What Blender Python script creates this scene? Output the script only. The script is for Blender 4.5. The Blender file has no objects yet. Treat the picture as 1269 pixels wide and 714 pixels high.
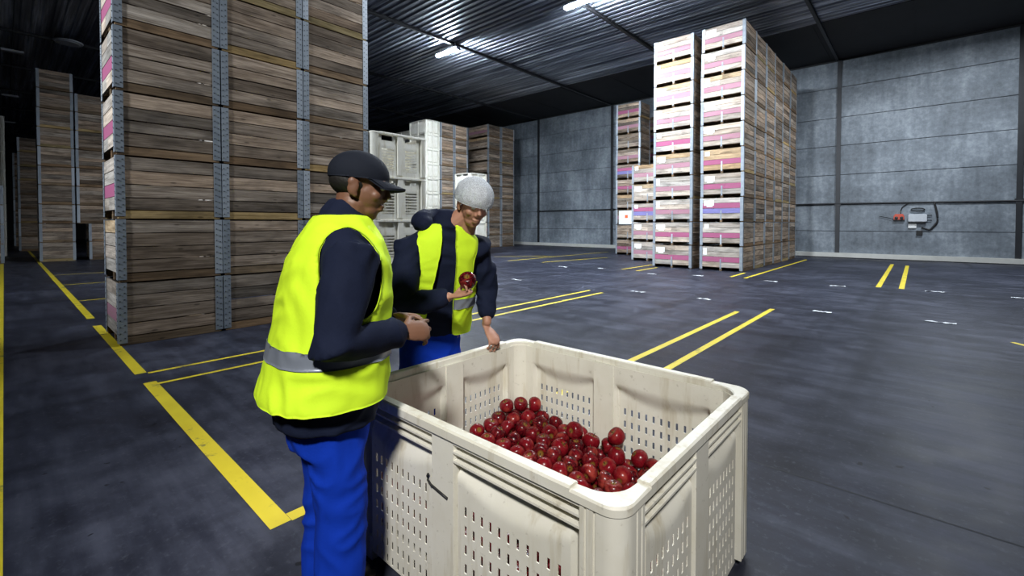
import bpy, bmesh, math, random
from mathutils import Vector, Matrix, noise, Quaternion
random.seed(11)
V = Vector
scene = bpy.context.scene
COL = scene.collection
PI = math.pi

# ------------------------------------------------------------------ materials
def new_mat(name):
    m = bpy.data.materials.new(name); m.use_nodes = True
    nt = m.node_tree; nt.nodes.clear()
    out = nt.nodes.new('ShaderNodeOutputMaterial'); b = nt.nodes.new('ShaderNodeBsdfPrincipled')
    nt.links.new(b.outputs[0], out.inputs[0])
    return m, nt, b
def N(nt, typ, **kw):
    n = nt.nodes.new(typ)
    for k, v in kw.items():
        if k.startswith('i_'):
            n.inputs[int(k[2:])].default_value = v
        else: setattr(n, k, v)
    return n
def math_node(nt, op, a, b=None, clamp=False):
    n = nt.nodes.new('ShaderNodeMath'); n.operation = op; n.use_clamp = clamp
    for i, x in enumerate((a, b)):
        if x is None: continue
        if isinstance(x, (int, float)): n.inputs[i].default_value = x
        else: nt.links.new(x, n.inputs[i])
    return n.outputs[0]
def mixc(nt, fac, a, b, mode='MIX'):
    n = nt.nodes.new('ShaderNodeMix'); n.data_type = 'RGBA'; n.blend_type = mode
    for i, x in ((0, fac), (6, a), (7, b)):
        if isinstance(x, (int, float)): n.inputs[i].default_value = x
        elif isinstance(x, (tuple, list)): n.inputs[i].default_value = (*x[:3], 1)
        else: nt.links.new(x, n.inputs[i])
    return n.outputs[2]
def ramp(nt, fac, stops):
    n = nt.nodes.new('ShaderNodeValToRGB')
    el = n.color_ramp.elements
    while len(el) < len(stops): el.new(0.5)
    for e, (p, c) in zip(el, stops):
        e.position = p; e.color = (*c, 1) if isinstance(c, (tuple, list)) else (c, c, c, 1)
    nt.links.new(fac, n.inputs[0])
    return n.outputs[0]
def noise_tex(nt, vec, scale, detail=4, rough=0.55):
    n = nt.nodes.new('ShaderNodeTexNoise'); n.inputs['Scale'].default_value = scale
    n.inputs['Detail'].default_value = detail; n.inputs['Roughness'].default_value = rough
    if vec is not None: nt.links.new(vec, n.inputs['Vector'])
    return n.outputs[0]
def mapping(nt, vec, scale=(1, 1, 1), loc=(0, 0, 0)):
    n = nt.nodes.new('ShaderNodeMapping'); nt.links.new(vec, n.inputs[0])
    n.inputs['Scale'].default_value = scale; n.inputs['Location'].default_value = loc
    return n.outputs[0]
def bump(nt, b, h, strength=0.3, dist=0.01):
    n = nt.nodes.new('ShaderNodeBump'); n.inputs['Strength'].default_value = strength
    n.inputs['Distance'].default_value = dist
    nt.links.new(h, n.inputs['Height']); nt.links.new(n.outputs[0], b.inputs['Normal'])
def plain(name, col, rough=0.6, metal=0.0, var=0.12, scale=12.0, bumpy=0.0, bscale=60, spec=0.5):
    m, nt, b = new_mat(name)
    tc = N(nt, 'ShaderNodeTexCoord')
    n1 = noise_tex(nt, tc.outputs['Object'], scale, 5)
    c = mixc(nt, n1, tuple(x * (1 - var) for x in col), tuple(min(1, x * (1 + var)) for x in col))
    nt.links.new(c, b.inputs['Base Color'])
    b.inputs['Roughness'].default_value = rough; b.inputs['Metallic'].default_value = metal
    b.inputs['Specular IOR Level'].default_value = spec
    if bumpy:
        bump(nt, b, noise_tex(nt, tc.outputs['Object'], bscale, 3), bumpy, 0.004)
    return m
def wood(name, dark, light, tone=(0.55, 1.25), paint=None, wear=0.5):
    m, nt, b = new_mat(name)
    uv = N(nt, 'ShaderNodeUVMap'); uv.uv_map = 'UV'
    at = N(nt, 'ShaderNodeAttribute'); at.attribute_name = 'pid'
    oi = N(nt, 'ShaderNodeObjectInfo')
    r1 = math_node(nt, 'MULTIPLY', oi.outputs['Random'], 91.7)
    seed = math_node(nt, 'ADD', math_node(nt, 'MULTIPLY', at.outputs['Fac'], 7.31), r1)
    comb = N(nt, 'ShaderNodeCombineXYZ'); nt.links.new(seed, comb.inputs[2]); nt.links.new(seed, comb.inputs[0])
    add = N(nt, 'ShaderNodeVectorMath', operation='ADD')
    nt.links.new(uv.outputs[0], add.inputs[0]); nt.links.new(comb.outputs[0], add.inputs[1])
    vec = add.outputs[0]
    grain = noise_tex(nt, mapping(nt, vec, (2.6, 85, 1)), 1.0, 7, 0.7)
    streak = noise_tex(nt, mapping(nt, vec, (1.4, 22, 1)), 1.0, 5, 0.65)
    stain = noise_tex(nt, mapping(nt, vec, (1.6, 4.5, 1)), 1.0, 3, 0.6)
    wn = N(nt, 'ShaderNodeTexWhiteNoise', noise_dimensions='1D'); nt.links.new(seed, wn.inputs[1])
    f = math_node(nt, 'ADD', math_node(nt, 'MULTIPLY', grain, 0.55), math_node(nt, 'MULTIPLY', streak, 0.55))
    col = ramp(nt, f, [(0.33, tuple(x * 0.45 for x in dark)), (0.47, dark), (0.68, light)])
    # warm brown against weathered grey, board by board
    wn2 = N(nt, 'ShaderNodeTexWhiteNoise', noise_dimensions='1D')
    nt.links.new(math_node(nt, 'ADD', seed, 3.17), wn2.inputs[1])
    col = mixc(nt, math_node(nt, 'MULTIPLY', wn2.outputs[0], 0.6), col, (1.25, 0.98, 0.75), 'MULTIPLY')
    mul = math_node(nt, 'ADD', math_node(nt, 'MULTIPLY', wn.outputs[0], tone[1] - tone[0]), tone[0])
    mc = N(nt, 'ShaderNodeCombineXYZ')
    for i in range(3): nt.links.new(mul, mc.inputs[i])
    col = mixc(nt, 1.0, col, mc.outputs[0], 'MULTIPLY')
    dk = ramp(nt, stain, [(0.32, 0.35), (0.52, 1.0)])
    col = mixc(nt, 0.75, col, dk, 'MULTIPLY')
    # knots
    vo = N(nt, 'ShaderNodeTexVoronoi', feature='F1'); vo.inputs['Scale'].default_value = 1.0
    nt.links.new(mapping(nt, vec, (3.0, 9.0, 1)), vo.inputs['Vector'])
    kn = ramp(nt, vo.outputs['Distance'], [(0.06, 0.35), (0.13, 1.0)])
    col = mixc(nt, 0.8, col, kn, 'MULTIPLY')
    if paint:
        pf = ramp(nt, f, [(wear - 0.16, 0.25), (wear, 1.0)])
        col = mixc(nt, pf, col, paint)
    nt.links.new(col, b.inputs['Base Color'])
    b.inputs['Roughness'].default_value = 0.8; b.inputs['Specular IOR Level'].default_value = 0.25
    bump(nt, b, f, 0.5, 0.004)
    return m

M = {}
M['wood'] = wood('weathered_wood', (0.20, 0.160, 0.125), (0.50, 0.43, 0.36), (0.42, 1.35))
M['wood_grey'] = wood('bleached_wood', (0.33, 0.305, 0.275), (0.64, 0.60, 0.55), (0.7, 1.15))
M['wood_pale'] = wood('pale_new_wood', (0.34, 0.25, 0.15), (0.58, 0.46, 0.31), (0.8, 1.15))
M['wood_brown'] = wood('bearer_wood', (0.15, 0.105, 0.065), (0.30, 0.22, 0.14), (0.6, 1.2))
M['wood_tan'] = wood('yellowish_bearer_wood', (0.24, 0.18, 0.08), (0.48, 0.38, 0.2), (0.8, 1.2))
M['wood_pink'] = wood('pink_painted_wood', (0.3, 0.24, 0.2), (0.6, 0.5, 0.46), (0.8, 1.1), (0.37, 0.105, 0.20), 0.49)
M['wood_pinkpale'] = wood('faded_pink_wood', (0.3, 0.26, 0.22), (0.6, 0.52, 0.48), (0.8, 1.1), (0.38, 0.19, 0.245), 0.55)
M['wood_blue'] = wood('blue_painted_wood', (0.3, 0.25, 0.2), (0.6, 0.55, 0.5), (0.8, 1.1), (0.20, 0.19, 0.42), 0.48)
def galv_mat():
    m, nt, b = new_mat('galvanised_steel')
    tc = N(nt, 'ShaderNodeTexCoord'); oi = N(nt, 'ShaderNodeObjectInfo')
    n = noise_tex(nt, tc.outputs['Object'], 9, 5)
    c = mixc(nt, n, (0.20, 0.235, 0.275), (0.36, 0.40, 0.45))
    c = mixc(nt, ramp(nt, oi.outputs['Random'], [(0.6, 0.0), (1.0, 0.75)]), c, (0.56, 0.61, 0.67))
    nt.links.new(c, b.inputs['Base Color']); b.inputs['Metallic'].default_value = 0.35; b.inputs['Roughness'].default_value = 0.5
    return m
M['galv'] = galv_mat()
M['bolt'] = plain('bolt_steel', (0.10, 0.11, 0.12), 0.5, 0.6, 0.2)
M['paper'] = plain('white_paper', (0.82, 0.83, 0.82), 0.8, 0, 0.06)
M['orange_print'] = plain('orange_print', (0.8, 0.13, 0.03), 0.7)
M['lime'] = plain('hi_vis_fabric', (0.64, 0.92, 0.03), 0.75, 0, 0.05, 5, 0.15, 90, 0.2)
M['reflect'] = plain('reflective_tape', (0.24, 0.27, 0.33), 0.35, 0.3, 0.08)
M['navy'] = plain('navy_jacket_fabric', (0.009, 0.013, 0.032), 0.85, 0, 0.25, 14, 0.25, 120, 0.12)
M['blue'] = plain('royal_blue_workwear', (0.004, 0.036, 0.40), 0.85, 0, 0.15, 10, 0.2, 120, 0.12)
M['capfab'] = plain('dark_cap_fabric', (0.010, 0.013, 0.022), 0.85, 0, 0.2, 14, 0.1, 100, 0.2)
M['skin_dark'] = plain('brown_skin', (0.18, 0.085, 0.05), 0.5, 0, 0.12, 18, 0.08, 160)
M['skin_fair'] = plain('light_brown_skin', (0.40, 0.20, 0.135), 0.5, 0, 0.12, 18, 0.08, 160)
M['eye'] = plain('eye_white', (0.6, 0.58, 0.55), 0.2)
M['hair'] = plain('black_hair', (0.01, 0.009, 0.008), 0.6, 0, 0.3, 60, 0.4, 120)
M['shoe'] = plain('black_boot_leather', (0.015, 0.014, 0.013), 0.45)
M['rubber'] = plain('black_rubber', (0.012, 0.012, 0.013), 0.6)
M['dark_metal'] = plain('dark_painted_steel', (0.035, 0.037, 0.042), 0.5, 0.3, 0.25, 4)
M['grey_box'] = plain('grey_enclosure', (0.55, 0.58, 0.62), 0.4)
M['red_plastic'] = plain('red_socket_plastic', (0.55, 0.07, 0.03), 0.4)
M['kerb'] = plain('white_kerb_paint', (0.62, 0.62, 0.58), 0.7, 0, 0.2, 3)
M['housing'] = plain('lamp_housing', (0.45, 0.47, 0.5), 0.4, 0.2)

# reddish apple skin
def apple_mat():
    m, nt, b = new_mat('red_apple_skin')
    tc = N(nt, 'ShaderNodeTexCoord'); oi = N(nt, 'ShaderNodeObjectInfo')
    add = N(nt, 'ShaderNodeVectorMath', operation='ADD')
    nt.links.new(tc.outputs['Object'], add.inputs[0])
    r = math_node(nt, 'MULTIPLY', oi.outputs['Random'], 50)
    cb = N(nt, 'ShaderNodeCombineXYZ'); [nt.links.new(r, cb.inputs[i]) for i in range(3)]
    nt.links.new(cb.outputs[0], add.inputs[1])
    big = noise_tex(nt, add.outputs[0], 14, 2)
    fine = noise_tex(nt, mapping(nt, tc.outputs['Object'], (1, 1, 0.12)), 160, 3)
    red = mixc(nt, oi.outputs['Random'], (0.018, 0.001, 0.003), (0.17, 0.004, 0.010))
    red = mixc(nt, ramp(nt, fine, [(0.45, 0.0), (0.7, 1.0)]), red, (0.20, 0.009, 0.014))
    red = mixc(nt, ramp(nt, big, [(0.55, 0.0), (0.72, 0.75)]), red, (0.36, 0.05, 0.035))
    sx = N(nt, 'ShaderNodeSeparateXYZ'); nt.links.new(tc.outputs['Object'], sx.inputs[0])
    rr = math_node(nt, 'SQRT', math_node(nt, 'ADD', math_node(nt, 'MULTIPLY', sx.outputs[0], sx.outputs[0]), math_node(nt, 'MULTIPLY', sx.outputs[1], sx.outputs[1])))
    rn = math_node(nt, 'ADD', rr, math_node(nt, 'MULTIPLY', big, 0.010))
    ends = ramp(nt, math_node(nt, 'MULTIPLY', rn, 20), [(0.22, 1.0), (0.42, 0.0)])
    col = mixc(nt, ends, red, (0.20, 0.11, 0.02))
    nt.links.new(col, b.inputs['Base Color'])
    b.inputs['Roughness'].default_value = 0.24; b.inputs['Specular IOR Level'].default_value = 0.27
    return m
M['apple'] = apple_mat()
M['stem'] = plain('apple_stem', (0.06, 0.035, 0.015), 0.8)

# cream plastic with dirt
def plastic_mat():
    m, nt, b = new_mat('cream_plastic')
    tc = N(nt, 'ShaderNodeTexCoord')
    n1 = noise_tex(nt, tc.outputs['Object'], 3.5, 6, 0.6)
    n2 = noise_tex(nt, mapping(nt, tc.outputs['Object'], (18, 18, 2.2)), 1.0, 5, 0.6)
    n3 = noise_tex(nt, tc.outputs['Object'], 40, 4, 0.6)
    col = mixc(nt, ramp(nt, n1, [(0.35, 0.0), (0.7, 1.0)]), (0.70, 0.675, 0.585), (0.80, 0.785, 0.715))
    col = mixc(nt, ramp(nt, n2, [(0.54, 0.0), (0.74, 0.6)]), col, (0.42, 0.35, 0.21))
    col = mixc(nt, ramp(nt, n3, [(0.63, 0.0), (0.72, 0.5)]), col, (0.42, 0.39, 0.32))
    nt.links.new(col, b.inputs['Base Color'])
    b.inputs['Roughness'].default_value = 0.48; b.inputs['Specular IOR Level'].default_value = 0.4
    return m
M['plastic'] = plastic_mat()

def floor_mat():
    m, nt, b = new_mat('polished_concrete_floor')
    tc = N(nt, 'ShaderNodeTexCoord'); o = tc.outputs['Object']
    big = noise_tex(nt, o, 0.35, 5, 0.6)
    mid = noise_tex(nt, o, 2.2, 6, 0.65)
    swirl = noise_tex(nt, mapping(nt, o, (0.5, 4.0, 1)), 1.6, 5, 0.6)
    tyre = noise_tex(nt, mapping(nt, o, (1.9, 0.06, 1)), 1.0, 3, 0.5)
    fine = noise_tex(nt, o, 26, 5, 0.7)
    f = math_node(nt, 'ADD', math_node(nt, 'MULTIPLY', big, 0.4), math_node(nt, 'ADD', math_node(nt, 'MULTIPLY', mid, 0.35), math_node(nt, 'MULTIPLY', swirl, 0.25)))
    col = ramp(nt, f, [(0.39, (0.009, 0.010, 0.016)), (0.5, (0.028, 0.031, 0.047)), (0.60, (0.070, 0.075, 0.104))])
    col = mixc(nt, ramp(nt, tyre, [(0.56, 0.0), (0.68, 0.55)]), col, (0.008, 0.009, 0.014))
    col = mixc(nt, ramp(nt, fine, [(0.55, 0.0), (0.75, 0.55)]), col, (0.095, 0.10, 0.125))
    speck = noise_tex(nt, o, 9, 2)
    col = mixc(nt, ramp(nt, speck, [(0.71, 0.0), (0.74, 0.8)]), col, (0.006, 0.006, 0.008))
    nt.links.new(col, b.inputs['Base Color'])
    ro = ramp(nt, mid, [(0.3, 0.34), (0.7, 0.55)])
    nt.links.new(ro, b.inputs['Roughness']); b.inputs['Specular IOR Level'].default_value = 0.10
    bump(nt, b, fine, 0.08, 0.003)
    return m
M['floor'] = floor_mat()
def yellow_mat():
    m, nt, b = new_mat('worn_yellow_line_paint')
    tc = N(nt, 'ShaderNodeTexCoord'); o = tc.outputs['Object']
    w = noise_tex(nt, o, 5.5, 7, 0.75); w2 = noise_tex(nt, o, 1.3, 3, 0.5)
    col = mixc(nt, noise_tex(nt, o, 3, 3), (0.62, 0.47, 0.012), (0.85, 0.69, 0.03))
    k = math_node(nt, 'ADD', math_node(nt, 'MULTIPLY', w, 0.6), math_node(nt, 'MULTIPLY', w2, 0.4))
    col = mixc(nt, ramp(nt, k, [(0.56, 0.0), (0.63, 0.9)]), col, (0.07, 0.068, 0.06))
    nt.links.new(col, b.inputs['Base Color']); b.inputs['Roughness'].default_value = 0.55
    return m
M['yellow'] = yellow_mat()
M['white_mark'] = plain('white_scrap', (0.72, 0.75, 0.8), 0.7, 0, 0.3, 20)
def wall_mat():
    m, nt, b = new_mat('concrete_wall_panel')
    tc = N(nt, 'ShaderNodeTexCoord'); o = tc.outputs['Object']
    n1 = noise_tex(nt, o, 0.6, 6, 0.62)
    n2 = noise_tex(nt, mapping(nt, o, (2.6, 1, 0.35)), 1.3, 6, 0.65)
    n3 = noise_tex(nt, o, 7, 6, 0.7)
    f = math_node(nt, 'ADD', math_node(nt, 'MULTIPLY', n1, 0.5), math_node(nt, 'ADD', math_node(nt, 'MULTIPLY', n2, 0.22), math_node(nt, 'MULTIPLY', n3, 0.28)))
    col = ramp(nt, f, [(0.35, (0.085, 0.10, 0.118)), (0.5, (0.20, 0.232, 0.268)), (0.62, (0.37, 0.415, 0.465))])
    nt.links.new(col, b.inputs['Base Color']); b.inputs['Roughness'].default_value = 0.6
    bump(nt, b, n3, 0.15, 0.01)
    return m
M['wall'] = wall_mat()
M['wall_joint'] = plain('wall_joint_dark', (0.025, 0.027, 0.03), 0.8)
def roof_mat():
    m, nt, b = new_mat('corrugated_roof_sheet')
    tc = N(nt, 'ShaderNodeTexCoord'); o = tc.outputs['Object']
    n1 = noise_tex(nt, mapping(nt, o, (0.12, 4.0, 1)), 1.0, 5, 0.7)
    col = ramp(nt, n1, [(0.36, (0.10, 0.115, 0.15)), (0.52, (0.30, 0.33, 0.40)), (0.64, (0.72, 0.78, 0.90))])
    nt.links.new(col, b.inputs['Base Color']); b.inputs['Metallic'].default_value = 0.75
    b.inputs['Roughness'].default_value = 0.40
    return m
M['roof'] = roof_mat()
M['roof_dark'] = plain('dark_matt_surface', (0.022, 0.023, 0.027), 0.8, 0, 0.3, 1.5)
def emit(name, col, s):
    m = bpy.data.materials.new(name); m.use_nodes = True; nt = m.node_tree; nt.nodes.clear()
    out = nt.nodes.new('ShaderNodeOutputMaterial'); e = nt.nodes.new('ShaderNodeEmission')
    e.inputs[0].default_value = (*col, 1); e.inputs[1].default_value = s
    nt.links.new(e.outputs[0], out.inputs[0]); return m
M['tube_on'] = emit('lit_lamp_tube', (0.80, 0.90, 1.0), 900)
def net_mat():
    m, nt, b = new_mat('white_hairnet_fabric')
    b.inputs['Base Color'].default_value = (0.66, 0.71, 0.78, 1); b.inputs['Roughness'].default_value = 0.8
    tc = N(nt, 'ShaderNodeTexCoord')
    n = noise_tex(nt, tc.outputs['Object'], 230, 2)
    nt.links.new(ramp(nt, n, [(0.40, 0.42), (0.60, 0.74)]), b.inputs['Alpha'])
    bump(nt, b, noise_tex(nt, tc.outputs['Object'], 35, 4), 0.6, 0.01)
    return m
M['hairnet'] = net_mat()

# ------------------------------------------------------------------ mesh tools
class MB:
    """collects faces with a material, a board id and metre UVs; build() links ONE mesh object"""
    def __init__(s): s.v = []; s.f = []; s.m = []; s.p = []; s.uv = []; s.sm = []
    def face(s, idx, mat=0, pid=0.0, uv=None, smooth=False):
        s.f.append(tuple(idx)); s.m.append(mat); s.p.append(pid); s.sm.append(smooth)
        s.uv.append(uv or [(0, 0)] * len(idx))
    def box(s, x0, x1, y0, y1, z0, z1, mat=0, pid=None, axis='x', rot=None, skip=''):
        if pid is None: pid = random.random() * 9
        b = len(s.v)
        pts = [(x, y, z) for z in (z0, z1) for y in (y0, y1) for x in (x0, x1)]
        if rot:
            c = V(((x0 + x1) / 2, (y0 + y1) / 2, (z0 + z1) / 2)); pts = [tuple(rot @ (V(p) - c) + c) for p in pts]
        s.v += pts
        F = {'b': (0, 2, 3, 1), 't': (4, 5, 7, 6), 'f': (0, 1, 5, 4), 'k': (2, 6, 7, 3), 'l': (0, 4, 6, 2), 'r': (1, 3, 7, 5)}
        ia = 'xyz'.index(axis)
        raw = [(x, y, z) for z in (z0, z1) for y in (y0, y1) for x in (x0, x1)]
        for k, q in F.items():
            if k in skip: continue
            oth = [i for i in range(3) if i != ia]
            ext = [max(raw[i][o] for i in q) - min(raw[i][o] for i in q) for o in oth]
            ob = oth[0] if ext[0] > ext[1] else oth[1]
            s.face([b + i for i in q], mat, pid, [(raw[i][ia], raw[i][ob]) for i in q])
        return s
    def tube(s, pts, r, n=8, mat=0, caps=True):
        rings = []
        pts = [V(p) for p in pts]
        rs = r if isinstance(r, (list, tuple)) else [r] * len(pts)
        up = V((0, 0, 1))
        for i, p in enumerate(pts):
            t = (pts[min(i + 1, len(pts) - 1)] - pts[max(i - 1, 0)]).normalized()
            a = t.cross(up)
            if a.length < 1e-3: a = t.cross(V((1, 0, 0)))
            a.normalize(); c = t.cross(a)
            b = len(s.v)
            s.v += [tuple(p + a * (rs[i] * math.cos(2 * PI * k / n)) + c * (rs[i] * math.sin(2 * PI * k / n))) for k in range(n)]
            rings.append(b)
        for A, B in zip(rings, rings[1:]):
            for k in range(n):
                s.face((A + k, A + (k + 1) % n, B + (k + 1) % n, B + k), mat, 0, None, True)
        if caps:
            s.face([rings[0] + k for k in range(n)][::-1], mat); s.face([rings[-1] + k for k in range(n)], mat)
        return s
    def prism(s, poly, z0, z1, mat=0, smooth=False):
        b = len(s.v); n = len(poly)
        s.v += [(x, y, z0) for x, y in poly] + [(x, y, z1) for x, y in poly]
        s.face([b + i for i in range(n)][::-1], mat); s.face([b + n + i for i in range(n)], mat)
        for i in range(n):
            j = (i + 1) % n
            s.face((b + i, b + j, b + n + j, b + n + i), mat, 0, None, smooth)
        return s
    def mesh(s, name, mats):
        me = bpy.data.meshes.new(name); me.from_pydata(s.v, [], s.f)
        for m in mats: me.materials.append(M[m])
        me.polygons.foreach_set('material_index', s.m); me.polygons.foreach_set('use_smooth', s.sm)
        a = me.attributes.new('pid', 'FLOAT', 'FACE'); a.data.foreach_set('value', s.p)
        ul = me.uv_layers.new(name='UV')
        ul.data.foreach_set('uv', [c for f in s.uv for p in f for c in p])
        me.update()
        return me
    def build(s, name, mats, parent=None, loc=(0, 0, 0)):
        return link(name, s.mesh(name, mats if isinstance(mats, (list, tuple)) else [mats]), parent, loc)
def link(name, data, parent=None, loc=(0, 0, 0), rotz=0.0):
    o = bpy.data.objects.new(name, data); COL.objects.link(o); o.location = loc; o.rotation_euler[2] = rotz
    if parent: o.parent = parent
    return o
def tag(o, label, cat, group=None):
    o['label'] = label; o['category'] = cat
    if group: o['group'] = group
    return o
def thing(name, label, cat, loc=(0, 0, 0), rotz=0.0, group=None):
    return tag(link(name, None, None, loc, rotz), label, cat, group)
def struct(o): o['kind'] = 'structure'; return o
def sharp(me, deg=35):
    bm = bmesh.new(); bm.from_mesh(me)
    for f in bm.faces: f.smooth = True
    for e in bm.edges:
        e.smooth = not (len(e.link_faces) != 2 or e.calc_face_angle(0) > math.radians(deg))
    bm.to_mesh(me); bm.free()
    return me

# ------------------------------------------------------------------ the hall
CEIL = 8.4; YW = 23.7
b = MB(); b.v = [(-60, -9, 0), (9, -9, 0), (9, 24.2, 0), (-60, 24.2, 0)]; b.face((0, 1, 2, 3))
struct(b.build('floor', 'floor'))
# panelled concrete back wall: one mesh, recessed joints
zs = [0.0, 1.13, 2.236, 3.509, 4.740, 5.934, 7.197, 8.30]
cols = [-60, -46.0, -40.6, -35.2, -29.8, -24.35, -18.9, -13.45, -8.0, -2.68, 2.5, 9]
w = MB()
w.box(-60, 9, YW + 0.06, YW + 0.3, 0, CEIL + 0.2, 1)
for xa, xb in zip(cols, cols[1:]):
    for za, zb in zip(zs, zs[1:]):
        w.box(xa + 0.05, xb - 0.05, YW, YW + 0.1, za + 0.012, zb - 0.012, 0)
struct(w.build('wall_back', ['wall', 'wall_joint']))
for i, x in enumerate(cols[4:-1]):
    b = MB(); b.box(x - 0.05, x + 0.05, YW - 0.05, YW + 0.02, 0, CEIL - 0.1)
    b.box(x - 0.075, x + 0.075, YW - 0.065, YW - 0.05, 0, CEIL - 0.1)
    b.box(x - 0.11, x + 0.11, YW - 0.07, YW + 0.02, 2.20, 2.32)
    struct(b.build('trim_%d' % (i + 1), 'dark_metal'))
b = MB(); b.box(-60, 9, YW - 0.17, YW, 0.03, 0.21, 0); b.box(-60, 9, YW - 0.16, YW, 0, 0.03, 1)
struct(b.build('baseboard_back', ['kerb', 'wall_joint']))
w = MB(); w.box(-60.2, -60, -9, 24, 0, CEIL + 0.2)
struct(w.build('wall_left', 'roof_dark'))
# corrugated roof, ribs along X
r = MB(); per = 0.25; y = -9.0; ys = []
while y < 19.05:
    ys += [(y, 0.0), (y + 0.09, 0.0), (y + 0.125, 0.05), (y + 0.215, 0.05)]; y += per
for y, dz in ys: r.v += [(-60, y, CEIL + dz), (9, y, CEIL + dz)]
for i in range(len(ys) - 1): r.face((2 * i, 2 * i + 2, 2 * i + 3, 2 * i + 1))
struct(r.build('ceiling', 'roof'))
b = MB(); b.box(-60, 9, 19.0, 24.0, CEIL - 0.02, CEIL + 0.06)  # flat dark strip between the corrugated sheet and the back wall
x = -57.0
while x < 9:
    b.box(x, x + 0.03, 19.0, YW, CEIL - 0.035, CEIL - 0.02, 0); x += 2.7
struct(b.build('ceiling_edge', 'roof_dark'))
for i, x in enumerate([-56.9, -51.5, -46.1, -40.6, -35.2, -29.8, -24.35, -18.95, -13.5, -8.05, -2.75, 2.6]):
    b = MB(); b.box(x - 0.05, x + 0.05, -9, YW, CEIL - 0.10, CEIL - 0.085, 0); b.box(x - 0.012, x + 0.012, -9, YW, CEIL - 0.09, CEIL - 0.005, 0)
    b.box(x - 0.05, x + 0.05, -9, YW, CEIL - 0.012, CEIL, 0)
    struct(b.build('ceiling_beam', 'dark_metal'))

# ceiling lamps
LAMPS = [(-13.9, 11.7, 900, 'lit white tube lamp on the roof beam beyond the tall pile'),
         (-7.75, 11.8, 900, 'lit white tube lamp on the roof beam nearer the long bin row')]
for x, y, e, lab in LAMPS:
    t = thing('ceiling_lamp', lab, 'lamp', (x, y, CEIL - 0.28), 0, 'lit tube lamps under the roof')
    h = MB(); h.box(-0.62, 0.62, -0.10, 0.10, 0.05, 0.09); h.box(-0.64, -0.60, -0.09, 0.09, -0.04, 0.07); h.box(0.60, 0.64, -0.09, 0.09, -0.04, 0.07)
    for sx in (-0.45, 0.45): h.box(sx - 0.015, sx + 0.015, -0.015, 0.015, 0.09, 0.27)
    h.build('housing', 'housing', t)
    for sy in (-0.045, 0.045):
        d = MB(); d.tube([(-0.6, sy, 0.0), (0.6, sy, 0.0)], 0.03, 10); d.build('tube', 'tube_on', t)
def lamp(name, x, y, z, e, size=(1.2, 0.3), spread=PI, tgt=None, col=(0.86, 0.93, 1.0)):
    L = bpy.data.lights.new(name, 'AREA'); L.energy = e; L.shape = 'RECTANGLE'; L.size, L.size_y = size; L.color = col
    L.spread = spread
    o = bpy.data.objects.new(name, L); COL.objects.link(o); o.location = (x, y, z)
    if tgt is not None: o.rotation_euler = (V(tgt) - o.location).to_track_quat('-Z', 'Y').to_euler()
    return o
def spot(name, x, y, z, e, tgt, deg, blend=.8, rad=.25, col=(0.86, 0.93, 1.0)):
    L = bpy.data.lights.new(name, 'SPOT'); L.energy = e; L.spot_size = math.radians(deg); L.spot_blend = blend; L.shadow_soft_size = rad; L.color = col
    o = bpy.data.objects.new(name, L); COL.objects.link(o); o.location = (x, y, z)
    o.rotation_euler = (V(tgt) - o.location).to_track_quat('-Z', 'Y').to_euler()
WORLD = 0.010; EXPO = 0.0
for x, y, e in ((-2.4, 12.1, 300), (1.0, 18.9, 660), (-13.9, 11.7, 700), (-7.75, 11.8, 480), (-7.8, 7.0, 270), (-3.0, 7.6, 420)):  # seen and inferred tubes first; the last pair is added, unseen fill
    lamp('tube_and_fill_light', x, y, CEIL - .36, e)
# unseen fill spots added behind the camera to brighten stacks, bin and pile
spot('fill_spot', -4.8, -6.0, 7.8, 10800, (-5.4, 14.5, 4.0), 28, .7)
spot('fill_spot', 3.2, -4.2, 7.4, 4700, (-1.55, 1.35, .75), 24, 1.0, .5, (1.0, .98, .93))
spot('fill_spot', -5.6, -7.5, 6.8, 6200, (-7.3, 1.2, 2.9), 36, 1.0)


# small unlit fittings along a conduit over the dark aisle
b = MB(); b.tube([(-58, 0.33, 8.22), (-12, 0.33, 8.22)], 0.02, 6); struct(b.build('ceiling_conduit', 'dark_metal'))
for i, x in enumerate((-26.2, -35.4, -44.6)):
    t = thing('pendant_lamp', 'small unlit grey lamp over the aisle, %s along its conduit' % ('first', 'second', 'third')[i], 'lamp', (x, 0.33, 8.05), 0, 'unlit lamps over the dark aisle')
    b = MB(); b.box(-0.12, 0.12, -0.3, 0.3, 0, 0.08); b.build('housing', 'housing', t)
    b = MB(); b.tube([(0, 0, 0.08), (0, 0, 0.17)], 0.015, 6); b.build('bracket', 'dark_metal', t)
t = thing('ceiling_disc', 'round flat grey disc hanging in the dark above the aisle stacks', 'ventilator', (-23.9, 1.73, 8.2))
b = MB(); b.tube([(0, 0, 0), (0, 0, 0.05)], [0.40, 0.42], 24); b.tube([(0, 0, -0.02), (0, 0, 0)], [0.30, 0.33], 24)
b.build('plate', 'housing', t)
b = MB(); b.tube([(0, 0, 0.05), (0, 0, 0.2)], 0.03, 8); b.build('rod', 'dark_metal', t)

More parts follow.
